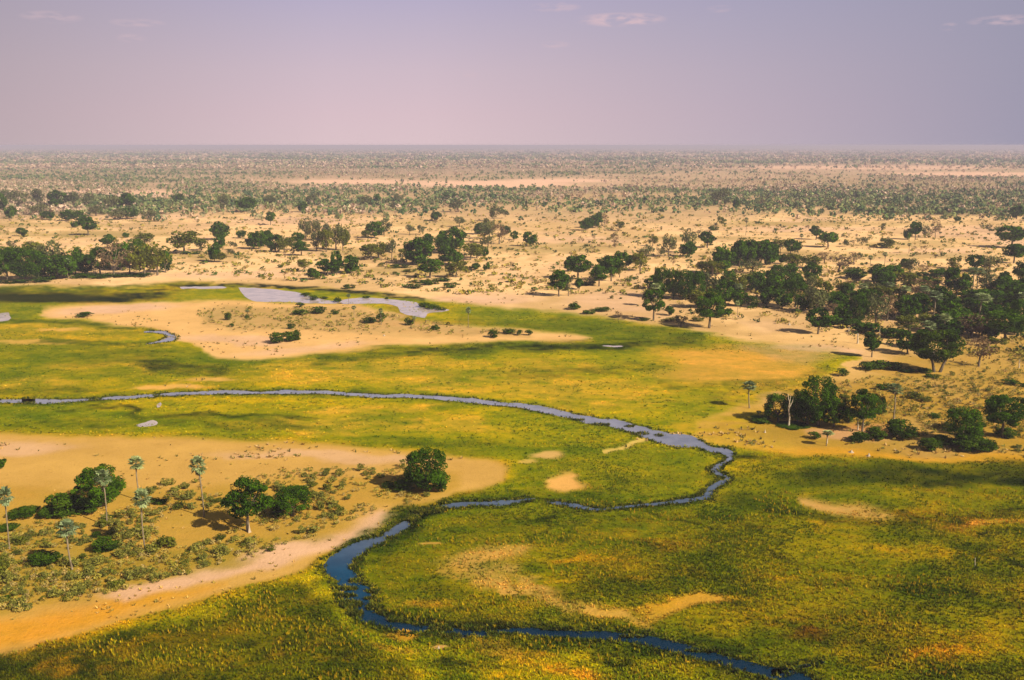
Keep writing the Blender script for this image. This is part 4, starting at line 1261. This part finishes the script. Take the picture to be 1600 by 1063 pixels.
stand('on the sandy island', 'slender palms on the sandy island', [(545, 476, 16, 9, 'P'), (553, 497, 19, 9, 'P'), (596, 508, 26, 9, 'P'), (732, 512, 32, 10, 'P'), (647, 510, 16, 8, 'P'), (387, 497, 12, 8, 'P'), (1152, 500, 30, 9, 'P')])


# ---------------------------------------------------------------- bushes scattered over dry ground: each its own, look-alikes
def in_poly(px, py, pts):
    a = np.array([float(px)]), np.array([float(py)])
    return sdf(a[0], a[1], pts)[0] > 0


def scatter(n, pts, hrange, wrange, kinds, label, group, seed, clump=0.0, avoid=None):
    r = random.Random(seed)
    xs, ys = [p[0] for p in pts], [p[1] for p in pts]
    k = t = 0
    while k < n and t < n * 60:
        t += 1
        px, py = r.uniform(min(xs), max(xs)), r.uniform(min(ys), max(ys))
        if not in_poly(px, py, pts) or (avoid and any(((px - a) / c) ** 2 + ((py - b_) / d) ** 2 < 1 for a, b_, c, d in avoid)):
            continue
        wx, wy = P(px, py)
        if fbm(np.array([wx]), np.array([wy]), 14, 2, seed)[0] < clump:
            continue
        s = ((py - HOR) / 600.0)
        g = r.uniform(.6, 1.15)
        plant(r.choice(kinds), px, py, r.uniform(*hrange) * s * g, r.uniform(*wrange) * s * g, label, group)
        k += 1


SPIT = [(0, 838), (60, 815), (140, 822), (200, 790), (240, 762), (330, 750), (420, 742), (480, 733), (560, 730), (640, 728), (700, 742), (690, 768), (640, 790), (570, 808), (520, 832), (470, 845), (420, 868), (330, 890), (230, 915), (120, 940), (30, 958), (0, 955)]
AV = [(290, 825, 45, 26), (340, 815, 45, 14), (72, 872, 28, 12), (100, 872, 40, 10), (392, 832, 14, 10), (420, 838, 22, 8)]
scatter(225, SPIT, (11, 17), (12, 21), ['SC'] * 8 + ['SO'], 'dry grey-green scrub bush among its look-alikes on the near sandy spit', 'scrub bushes on the near sandy spit', 5, .36, AV)
scatter(75, [(1400, 590), (1470, 590), (1600, 545), (1600, 720), (1540, 660), (1440, 650), (1400, 690), (1310, 655), (1330, 600)], (6, 12), (9, 18), ['SC', 'SC', 'SC', 'SO'],
        'small dry scrub bush on the open sand of the headland', 'scrub bushes on the headland', 6, .40)
scatter(96, [(-10, 345), (380, 330), (800, 345), (1200, 330), (1600, 342), (1600, 440), (1300, 440), (1000, 500), (850, 470), (560, 440), (330, 430), (200, 390), (-10, 392)], (8, 20), (14, 34),
        ['SO', 'S', 'SO'], 'small bush dotted on the dry plain before the far woods', 'bushes dotted on the dry plain', 9, .45)
scatter(34, [(1180, 480), (1260, 500), (1400, 525), (1600, 540), (1600, 470), (1400, 440), (1280, 450), (1180, 440)], (14, 24), (30, 60), ['S'],
        'dark undergrowth shrub in the shade of the big grove', 'undergrowth of the big grove', 21, .3)
scatter(22, [(1010, 470), (1200, 485), (1200, 420), (1100, 430), (1010, 450)], (10, 18), (36, 64), ['S'], 'dark undergrowth shrub in the shade of the smaller dark grove', 'undergrowth of the dark grove', 22, .3)
scatter(46, [(1180, 470), (1260, 500), (1400, 530), (1600, 550), (1600, 420), (1400, 420), (1280, 430), (1010, 440), (1010, 475)], (26, 42), (36, 60), ['O', 'B', 'B', 'D'],
        'small dry tree filling the gaps of the big grove', 'small dry trees in the grove', 23, .35)
scatter(18, [(1190, 470), (1280, 500), (1400, 525), (1600, 545), (1600, 440), (1420, 440), (1300, 450), (1200, 440)], (50, 84), (52, 84), ['E'],
        'dark green tree filling in the thick of the big grove', 'infill trees of the big grove', 24, .3)
scatter(84, [(-10, 345), (800, 340), (1600, 342), (1600, 430), (1000, 420), (560, 420), (200, 385)], (16, 32), (18, 34), ['B', 'D', 'B'],
        'thin dusty tree standing loose on the dry plain before the far woods', 'thin dusty trees on the dry plain', 10, .45)


# ---------------------------------------------------------------- termite mounds, dead trunks
def mound(px, py, hpx, wpx, label):
    rng = random.Random(int(px))
    x, y = P(px, py)
    z = top_z(y, py - hpx)
    r = wpx / 2 * (y * CP + H * SP) / F
    prof = [(1.0, -.05), (.82, .06), (.5, .25), (.34, .45), (.22, .7), (.13, .9), (.03, 1.0)]
    vs, fs, k = [], [], 10
    for a, t in prof:
        for q in range(k):
            an = q / k * 6.283
            rr = r * a * (1 + .22 * math.sin(an * 3 + t * 4) + rng.uniform(-.08, .08))
            vs.append((math.cos(an) * rr + .1 * r * t, math.sin(an) * rr, t * z))
    for i in range(len(prof) - 1):
        for q in range(k):
            fs.append((i * k + q, i * k + (q + 1) % k, (i + 1) * k + (q + 1) % k, (i + 1) * k + q))
    o = link('termite_mound', mesh_np('termite_mound', np.array(vs), np.array(fs), M_MOUND, None, True), label=label, category='termite mound', group='termite mounds')
    o.location = (x, y, 0)


mound(389.5, 832, 16, 7, 'tall white pointed termite mound at the foot of the bare-stemmed tree')
mound(1357, 713, 5, 8, 'low whitish termite mound on the grass edge of the headland')
mound(1330, 707, 4, 10, 'flat grey termite mound left of the whitish one on the headland')
mound(1195, 676, 5, 5, 'small pale termite mound in front of the left end of the thicket')
mound(685, 1014, 5, 8, 'pale lump of earth in the wet grass below the near river bend')
mound(1233, 508, 5, 6, 'white termite mound at the dark foot of the far grove')
mound(600, 525, 3, 5, 'tiny pale termite mound on the sandy island')


def dead_trunk(px, py, hpx, label, r=.16, forks=3):
    rng = random.Random(int(px * 3))
    x, y = P(px, py)
    z = top_z(y, py - hpx)
    pts = [(0, 0, -.1), (.02 * z, 0, z * .3), (-.03 * z, .02 * z, z * .62), (.02 * z, 0, z)]
    parts = [tube(pts, [r * 1.5, r, r * .8, r * .35], 7)]
    for i in range(forks):
        t = rng.uniform(.4, .75)
        an = rng.uniform(0, 6.28)
        parts.append(tube([(0, 0, z * t), (math.cos(an) * z * .08, math.sin(an) * z * .08, z * (t + .16)), (math.cos(an) * z * .12, math.sin(an) * z * .12, z * min(t + .32, 1.05))], [r * .6, r * .4, r * .12], 5))
    v, f = join(parts)
    o = link('dead_trunk', mesh_np('dead_trunk', v, f, M_WHITE, None, True), label=label, category='dead tree', group='bleached dead trunks')
    o.location = (x, y, 0)


dead_trunk(1232, 667, 48, 'pale bleached dead trunk rising at the left side of the headland thicket', .24, 4)
dead_trunk(1326, 521, 10, 'short white dead stump at the front foot of the big grove', .28, 1)
dead_trunk(1374, 530, 20, 'thin bleached dead stem in front of the big grove', .12, 1)
dead_trunk(1340, 537, 16, 'pale forked dead stump on the sand below the big grove', .3, 3)
dead_trunk(1292, 693, 20, 'white dead stem in front of the tallest thicket tree', .14, 1)
dead_trunk(1340, 672, 20, 'pale dead stem beside the foot of the square-crowned tree', .16, 1)
dead_trunk(1523, 886, 15, 'thin dead stem standing in the marsh grass right of the river', .07, 2)
dead_trunk(547, 412, 12, 'thin dead stem behind the small clump of trees', .12, 1)
dead_trunk(628, 414, 16, 'bleached dead tree at the left side of the clump behind the pond', .2, 4)
dead_trunk(1592, 575, 14, 'short pale dead stump at the frame edge above the headland', .2, 1)
# ---------------------------------------------------------------- far woods: past counting, one mass of separate small crowns
WOODCOL = [srgb(92, 110, 62), srgb(118, 126, 78), srgb(144, 138, 104), srgb(172, 148, 122), srgb(188, 162, 142), srgb(66, 90, 54)]  # lightened and greyed, distance haze put into the leaf colours


def tree_mass(name, n, rfun, dens, hgt, quads, label, seed, wr=(.8, 1.3), cols=None, kind_p=None):
    rng = np.random.default_rng(seed)
    px, py = rfun(n, rng)
    v = -(py - 531.5) / F
    t = H / (SP - v * CP)
    x, y = (px - 800) / F * t, (CP + v * SP) * t
    keep = rng.uniform(0, 1, n) < dens(px, py, x, y)
    x, y, px, py = x[keep], y[keep], px[keep], py[keep]
    m = len(x)
    hh = (hgt[0] + (hgt[1] - hgt[0]) * rng.uniform(0, 1, m) ** 1.7) * (1 + np.clip((np.hypot(x, y) - 3500) / 9000, 0, .6))
    ww = hh * rng.uniform(*wr, m) * (1 + np.clip((np.hypot(x, y) - 2500) / 2500, 0, 3.0))
    cols = np.array(cols or WOODCOL)
    pk = kind_p(px, py, x, y, rng) if kind_p is not None else rng.integers(0, len(cols), m)
    base = cols[pk] * rng.uniform(.85, 1.12, m)[:, None]
    q = quads
    d = rng.normal(0, 1, (m, q, 3))
    d /= np.linalg.norm(d, axis=2)[:, :, None]
    rad = rng.uniform(.5, 1, (m, q)) ** .5
    cen = np.empty((m, q, 3))
    cen[:, :, 0] = x[:, None] + d[:, :, 0] * rad * ww[:, None] * .42
    cen[:, :, 1] = y[:, None] + d[:, :, 1] * rad * ww[:, None] * .42
    cen[:, :, 2] = hh[:, None] * (.55 + .40 * d[:, :, 2] * rad)
    s = np.repeat(np.sqrt(ww * hh) * .95 / math.sqrt(q) * (1.0 if q < 20 else .8), q)
    vv, ff = quad_cloud(cen.reshape(-1, 3), d.reshape(-1, 3), s, rng, .6, .8)
    vv[:, 2] = np.maximum(vv[:, 2], .05)
    cc = np.repeat(np.repeat(base, q, axis=0) * rng.uniform(.85, 1.15, m * q)[:, None], 4, axis=0)
    link(name, mesh_np(name, vv, ff, M_WOOD, cc), kind='stuff', label=label, category='woods')
    return m


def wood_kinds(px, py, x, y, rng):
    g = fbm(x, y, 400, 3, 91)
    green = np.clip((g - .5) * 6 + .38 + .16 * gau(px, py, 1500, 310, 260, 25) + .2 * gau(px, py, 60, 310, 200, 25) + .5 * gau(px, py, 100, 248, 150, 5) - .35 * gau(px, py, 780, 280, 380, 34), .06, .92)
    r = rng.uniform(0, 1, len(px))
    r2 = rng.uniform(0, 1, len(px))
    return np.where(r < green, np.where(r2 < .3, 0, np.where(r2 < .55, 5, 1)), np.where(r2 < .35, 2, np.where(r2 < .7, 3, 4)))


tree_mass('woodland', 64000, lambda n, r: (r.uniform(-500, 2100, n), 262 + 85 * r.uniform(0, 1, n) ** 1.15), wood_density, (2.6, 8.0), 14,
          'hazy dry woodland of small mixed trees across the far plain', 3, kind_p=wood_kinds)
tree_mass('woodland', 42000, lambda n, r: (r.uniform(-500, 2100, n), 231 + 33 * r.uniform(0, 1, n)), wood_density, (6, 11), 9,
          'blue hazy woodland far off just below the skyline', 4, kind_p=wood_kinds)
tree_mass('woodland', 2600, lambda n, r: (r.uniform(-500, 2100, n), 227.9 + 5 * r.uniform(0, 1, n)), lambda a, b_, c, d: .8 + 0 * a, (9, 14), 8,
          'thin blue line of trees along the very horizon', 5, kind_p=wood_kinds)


SCRUBCOL = [srgb(142, 132, 52), srgb(116, 112, 38), srgb(160, 142, 70), srgb(92, 96, 30), srgb(150, 132, 80)]


def scrub_mask(poly_, thr, avoid=()):
    def f(px, py, x, y):
        d = (sdf(px, py, poly_) > 0) & (fbm(x, y, 9, 3, 401) > thr)
        for a, b_, c, e in avoid:
            d &= ((px - a) / c) ** 2 + ((py - b_) / e) ** 2 > 1
        return d * 1.0
    return f


tree_mass('low_scrub', 4200, lambda n, r: (r.uniform(-20, 710, n), r.uniform(728, 960, n)), scrub_mask(SPIT, .36, AV), (.5, 1.2), 44, 'low dry scrub between the bushes of the near sandy spit', 31, (1.0, 1.8), SCRUBCOL)
HEAD = [(1290, 600), (1400, 585), (1470, 590), (1620, 540), (1700, 560), (1700, 720), (1540, 665), (1400, 690), (1310, 655), (1380, 640)]
tree_mass('low_scrub', 4600, lambda n, r: (r.uniform(1280, 1700, n), r.uniform(535, 720, n)), scrub_mask(HEAD, .36), (.4, 1.3), 30, 'low dry scrub over the open sand of the headland', 32, (1.0, 2.0), SCRUBCOL)
GROVE = [(1000, 440), (1180, 415), (1300, 420), (1420, 420), (1640, 400), (1640, 560), (1500, 560), (1380, 540), (1240, 508), (1100, 500), (1010, 480)]
tree_mass('low_scrub', 2600, lambda n, r: (r.uniform(1000, 1700, n), r.uniform(400, 560, n)), scrub_mask(GROVE, .42), (.8, 2.6), 20, 'low grey-brown undergrowth through the big grove', 35, (1.2, 2.6), SCRUBCOL + [srgb(60, 78, 26), srgb(48, 66, 24)])
ISLE = [(300, 484), (400, 480), (560, 484), (640, 500), (830, 520), (700, 524), (560, 520), (400, 515), (320, 508)]
tree_mass('low_scrub', 900, lambda n, r: (r.uniform(290, 840, n), r.uniform(478, 526, n)), scrub_mask(ISLE, .38), (.6, 1.6), 22, 'grey-brown low scrub covering the middle of the sandy island', 33, (1.2, 2.6), SCRUBCOL)
PLAIN = [(-400, 338), (2000, 334), (2000, 520), (1500, 470), (1000, 500), (850, 474), (560, 446), (300, 430), (-400, 392)]
tree_mass('low_scrub', 15000, lambda n, r: (r.uniform(-400, 2000, n), 332 + 130 * r.uniform(0, 1, n) ** 1.4), scrub_mask(PLAIN, .46), (.6, 2.4), 14, 'low dusty scrub dotted over the dry plain before the woods', 34, (1.2, 3.2),
          SCRUBCOL + [srgb(84, 98, 44), srgb(70, 88, 34)])

tree_mass('low_scrub', 9000, lambda n, r: (np.where(r.uniform(0, 1, n) < .5, r.uniform(1620, 2700, n), r.uniform(-1100, -30, n)), r.uniform(338, 720, n)),
          lambda px, py, x, y: (cover(x, y)[1] < .4) * np.clip(3 * (fbm(x, y, 30, 3, 407) - .35), 0, 1), (.6, 2.4), 18, 'low dry scrub and bushes on the ground beyond both frame edges', 36, (1.2, 2.6), SCRUBCOL + [srgb(60, 78, 26)])
tree_mass('woodland', 1500, lambda n, r: (np.where(r.uniform(0, 1, n) < .6, r.uniform(1645, 2700, n), r.uniform(-1100, -45, n)), r.uniform(345, 600, n)),
          lambda px, py, x, y: (cover(x, y)[1] < .4) * (fbm(x, y, 60, 3, 409) > .5) * 1.0, (5, 10), 130, 'scattered evergreen trees on the ground beyond both frame edges', 37, (.8, 1.2), [srgb(58, 84, 18), srgb(70, 96, 22), srgb(90, 100, 34)])

# ---------------------------------------------------------------- small stuff on the dry plain: weeds and dead tufts
def tufts(name, n, px, py, hgt, wid, cols, label, seed, mask=None, blades=5, mat=None, lean=.35, base_cover=None, cat='grass'):
    rng = np.random.default_rng(seed)
    v = -(py - 531.5) / F
    t = H / (SP - v * CP)
    x, y = (px - 800) / F * t, (CP + v * SP) * t
    if mask is not None:
        k = mask(px, py, x, y, rng)
        x, y, px, py = x[k], y[k], px[k], py[k]
    m = len(x)
    if not m:
        return
    hh, ww = rng.uniform(*hgt, m), rng.uniform(*wid, m)
    if base_cover is not None:
        cl, vg = cover(x, y)
        k = vg > base_cover
        x, y, hh, ww, cl = x[k], y[k], hh[k], ww[k], cl[k]
        m = len(x)
        u = fbm(x, y, 9, 3, seed) + rng.normal(0, .10, m)
        u2 = fbm(x, y, 3, 2, seed + 5) + rng.normal(0, .08, m)
        mul_ = np.ones((m, 3))
        mul_[u > .52] = (.66, .80, .50)
        mul_[u > .62] = (.40, .56, .36)
        mul_[u < .42] = (1.1, .98, .8)
        mul_[(u < .42) & (u2 > .5)] = (1.2, 1.02, .8)
        mul_[u2 > .70] = (.5, .6, .3)
        base = cl * mul_ * 1.1
        hh = hh * np.where(u > .52, 1.25, .9)
    else:
        base = np.array(cols)[rng.integers(0, len(cols), m)]
    base = base * rng.uniform(.85, 1.15, m)[:, None]
    q = blades
    an = rng.uniform(0, 6.283, (m, q))
    r0 = rng.uniform(0, .35, (m, q)) * ww[:, None]
    r1 = r0 + rng.uniform(.1, lean + .3, (m, q)) * ww[:, None]
    bw = ww[:, None] * rng.uniform(.10, .24, (m, q))
    hq = hh[:, None] * rng.uniform(.6, 1.1, (m, q))
    V = np.zeros((m, q, 3, 3))
    ca, sa = np.cos(an), np.sin(an)
    V[..., 0, 0], V[..., 0, 1] = x[:, None] + ca * r0 - sa * bw, y[:, None] + sa * r0 + ca * bw
    V[..., 1, 0], V[..., 1, 1] = x[:, None] + ca * r0 + sa * bw, y[:, None] + sa * r0 - ca * bw
    V[..., 2, 0], V[..., 2, 1], V[..., 2, 2] = x[:, None] + ca * r1, y[:, None] + sa * r1, hq
    V[..., :2, 2] = .01
    cc = np.repeat(np.repeat(base, q, 0) * rng.uniform(.8, 1.2, m * q)[:, None], 3, 0)
    link(name, mesh_np(name, V.reshape(-1, 3), np.arange(m * q * 3).reshape(-1, 3), mat or M_GRASS, cc), kind='stuff', label=label, category=cat)


def near_river(x, y, d):
    """True where a point lies over open water"""
    out = np.zeros(len(x), bool)
    for s1, s2 in bank_pts:
        for i in range(0, len(s1) - 1):
            c = (s1[i] + s2[i]) / 2
            r = np.hypot(*(s1[i] - s2[i])) / 2 * .8 + d
            m = (np.abs(x - c[0]) < r) & (np.abs(y - c[1]) < r)
            if m.any():
                k = np.nonzero(m)[0]
                out[k] |= np.hypot(x[k] - c[0], y[k] - c[1]) < r
    return out


def marsh_mask(px, py, x, y, rng):
    n = fbm(x, y, 22, 4, 201)
    return (rng.uniform(0, 1, len(x)) < .25 + 2.2 * np.clip(n - .40, 0, 1)) & ~near_river(x, y, 0)


rg = np.random.default_rng(99)
N = 420000
yy = 690 + 560 * rg.uniform(0, 1, N) ** .85
tufts('marsh_grass', N, rg.uniform(-500, 2250, N), yy, (.18, .50), (.3, .75), None, 'tall green and straw-coloured marsh grass round the near river bends', 12, marsh_mask, 5, base_cover=.5)
N = 75000
tufts('marsh_grass', N, rg.uniform(-700, 2450, N), rg.uniform(470, 700, N), (.2, .45), (.6, 1.5), None, 'green and yellow marsh grass of the middle meadows', 13, marsh_mask, 4, base_cover=.6)


N = 90000
tufts('marsh_grass', N, rg.uniform(-500, 2250, N), 760 + 490 * rg.uniform(0, 1, N), (.3, .9), (.3, .7), [srgb(168, 142, 12), srgb(154, 134, 8), srgb(140, 130, 4), srgb(120, 120, 4), srgb(94, 100, 4), srgb(170, 134, 22)],
      'taller ochre sedge standing in clumps in the near marsh', 17,
      lambda px, py, x, y, r: (r.uniform(0, 1, len(x)) < np.clip((fbm(x * .7, y * 1.6, 11, 4, 231) - .53) * 5, 0, .7)) & ~near_river(x, y, .8) & (cover(x, y)[1] > .8), 5, lean=.15)


# reeds crowding the river margins and floating weed in the near pool
def reeds():
    rng = np.random.default_rng(42)
    xs, ys = [], []
    for gi, (s1, s2) in enumerate(bank_pts):
        for i in range(len(s1) - 1):
            L = np.hypot(*(s1[i + 1] - s1[i]))
            r = math.hypot(*s1[i])
            for s, o in ((s1, s2), (s2, s1)):
                k = rng.poisson(L * (5.5 if r < 260 else 2.6))
                out = (s[i] - o[i]) / (np.hypot(*(s[i] - o[i])) + 1e-6)
                t = rng.uniform(0, 1, k)[:, None]
                off = rng.normal(.55, .55, k)[:, None] * (1.0 if r < 260 else 1.3)
                p = s[i] * (1 - t) + s[i + 1] * t + out * off
                xs.append(p[:, 0])
                ys.append(p[:, 1])
    # weed mats in the near pool, the choked reach above it, and along the lower reach
    for (cx, cy, rx, ry, n) in [(556, 909, 12, 3.2, 60), (545, 921, 16, 2.6, 70), (583, 925, 12, 2.2, 70), (540, 932, 16, 3, 90), (578, 936, 10, 2, 40), (548, 946, 18, 6, 260), (585, 950, 12, 5, 150),
                                (556, 960, 12, 5, 160), (560, 876, 9, 3, 60), (552, 888, 6, 3, 40), (675, 990, 12, 3, 60), (690, 984, 18, 3, 90), (740, 984, 20, 2.4, 70), (785, 992, 24, 2.2, 70),
                                (700, 994, 22, 2, 60), (620, 970, 16, 3, 100), (870, 984, 26, 2, 60), (985, 996, 20, 2, 40), (1100, 1018, 30, 3, 60), (590, 838, 8, 2, 30), (612, 842, 10, 2, 30),
                                (668, 799, 26, 5, 420), (645, 812, 12, 5, 220), (690, 796, 10, 4, 90), (905, 657, 10, 1.5, 40), (940, 664, 14, 2, 60), (985, 667, 8, 1.5, 40), (1000, 678, 16, 2.5, 70), (1030, 681, 8, 2, 30),
                                (147, 624, 12, 2, 60), (245, 619, 6, 2, 30)]:
        a, r = rng.uniform(0, 6.283, n), np.sqrt(rng.uniform(0, 1, n))
        px, py = cx + np.cos(a) * r * rx, cy + np.sin(a) * r * ry
        p = np.array([P(u, v) for u, v in zip(px, py)])
        xs.append(p[:, 0])
        ys.append(p[:, 1])
    x, y = np.concatenate(xs), np.concatenate(ys)
    px, py = proj(x, y)
    return px, py


rpx, rpy = reeds()
tufts('reeds', len(rpx), rpx, rpy, (.25, .75), (.5, 1.0), [srgb(44, 56, 14), srgb(58, 72, 16), srgb(86, 92, 20), srgb(34, 44, 14), srgb(112, 106, 26)],
      'dark green reeds and floating weed along the river', 14, None, 5, cat='reeds')


def dry_mask(px, py, x, y, rng):
    c, v = cover(x, y)
    n = fbm(x, y, 16, 3, 301)
    return (v < .35) & (rng.uniform(0, 1, len(x)) < np.clip(3.2 * (n - .47), 0.01, 1)) & (py > 330)


N = 38000
dy = 320 + 400 * rg.uniform(0, 1, N)
sel = ((dy < 455) | (rg.uniform(0, 1, N) < .8))
tufts('dry_weeds', N, rg.uniform(-700, 2300, N)[sel], dy[sel], (.35, 1.0), (.6, 1.7), [srgb(160, 132, 80), srgb(130, 116, 60), srgb(180, 150, 100), srgb(100, 98, 44)],
      'low dry weeds and tufts over the sandy plain', 15, dry_mask, 6, cat='weeds')
N = 5000
tufts('dry_weeds', N, rg.uniform(-200, 830, N), rg.uniform(690, 980, N), (.25, .6), (.4, 1.0), [srgb(180, 146, 70), srgb(150, 126, 56), srgb(190, 152, 84), srgb(130, 112, 50)],
      'low dry weeds and tufts over the near sandy spit', 16, lambda px, py, x, y, r: dry_mask(px, py, x, y, r) & (r.uniform(0, 1, len(px)) < .4), 6, cat='weeds')

# ---------------------------------------------------------------- the dusty air over the plain
hz_m = bpy.data.materials.new('dusty_air')
hz_m.use_nodes = True
nt = hz_m.node_tree
nt.nodes.clear()
out = nt.nodes.new('ShaderNodeOutputMaterial')
pv = nt.nodes.new('ShaderNodeVolumePrincipled')
pv.inputs['Color'].default_value = (.70, .66, .86, 1)
pv.inputs['Density'].default_value = 1.35e-4
pv.inputs['Anisotropy'].default_value = 0.0
nt.links.new(pv.outputs[0], out.inputs['Volume'])
X0 = 66000.0
hv = np.array([(a * X0, b_ * X0, c) for c in (-1.0, H + 1.5) for b_ in (-1, 1) for a in (-1, 1)])
hf = np.array([(0, 2, 3, 1), (4, 5, 7, 6), (0, 1, 5, 4), (2, 6, 7, 3), (0, 4, 6, 2), (1, 3, 7, 5)])
link('haze', mesh_np('haze', hv, hf, hz_m), kind='stuff', label='pale dusty haze lying over the whole plain', category='haze')
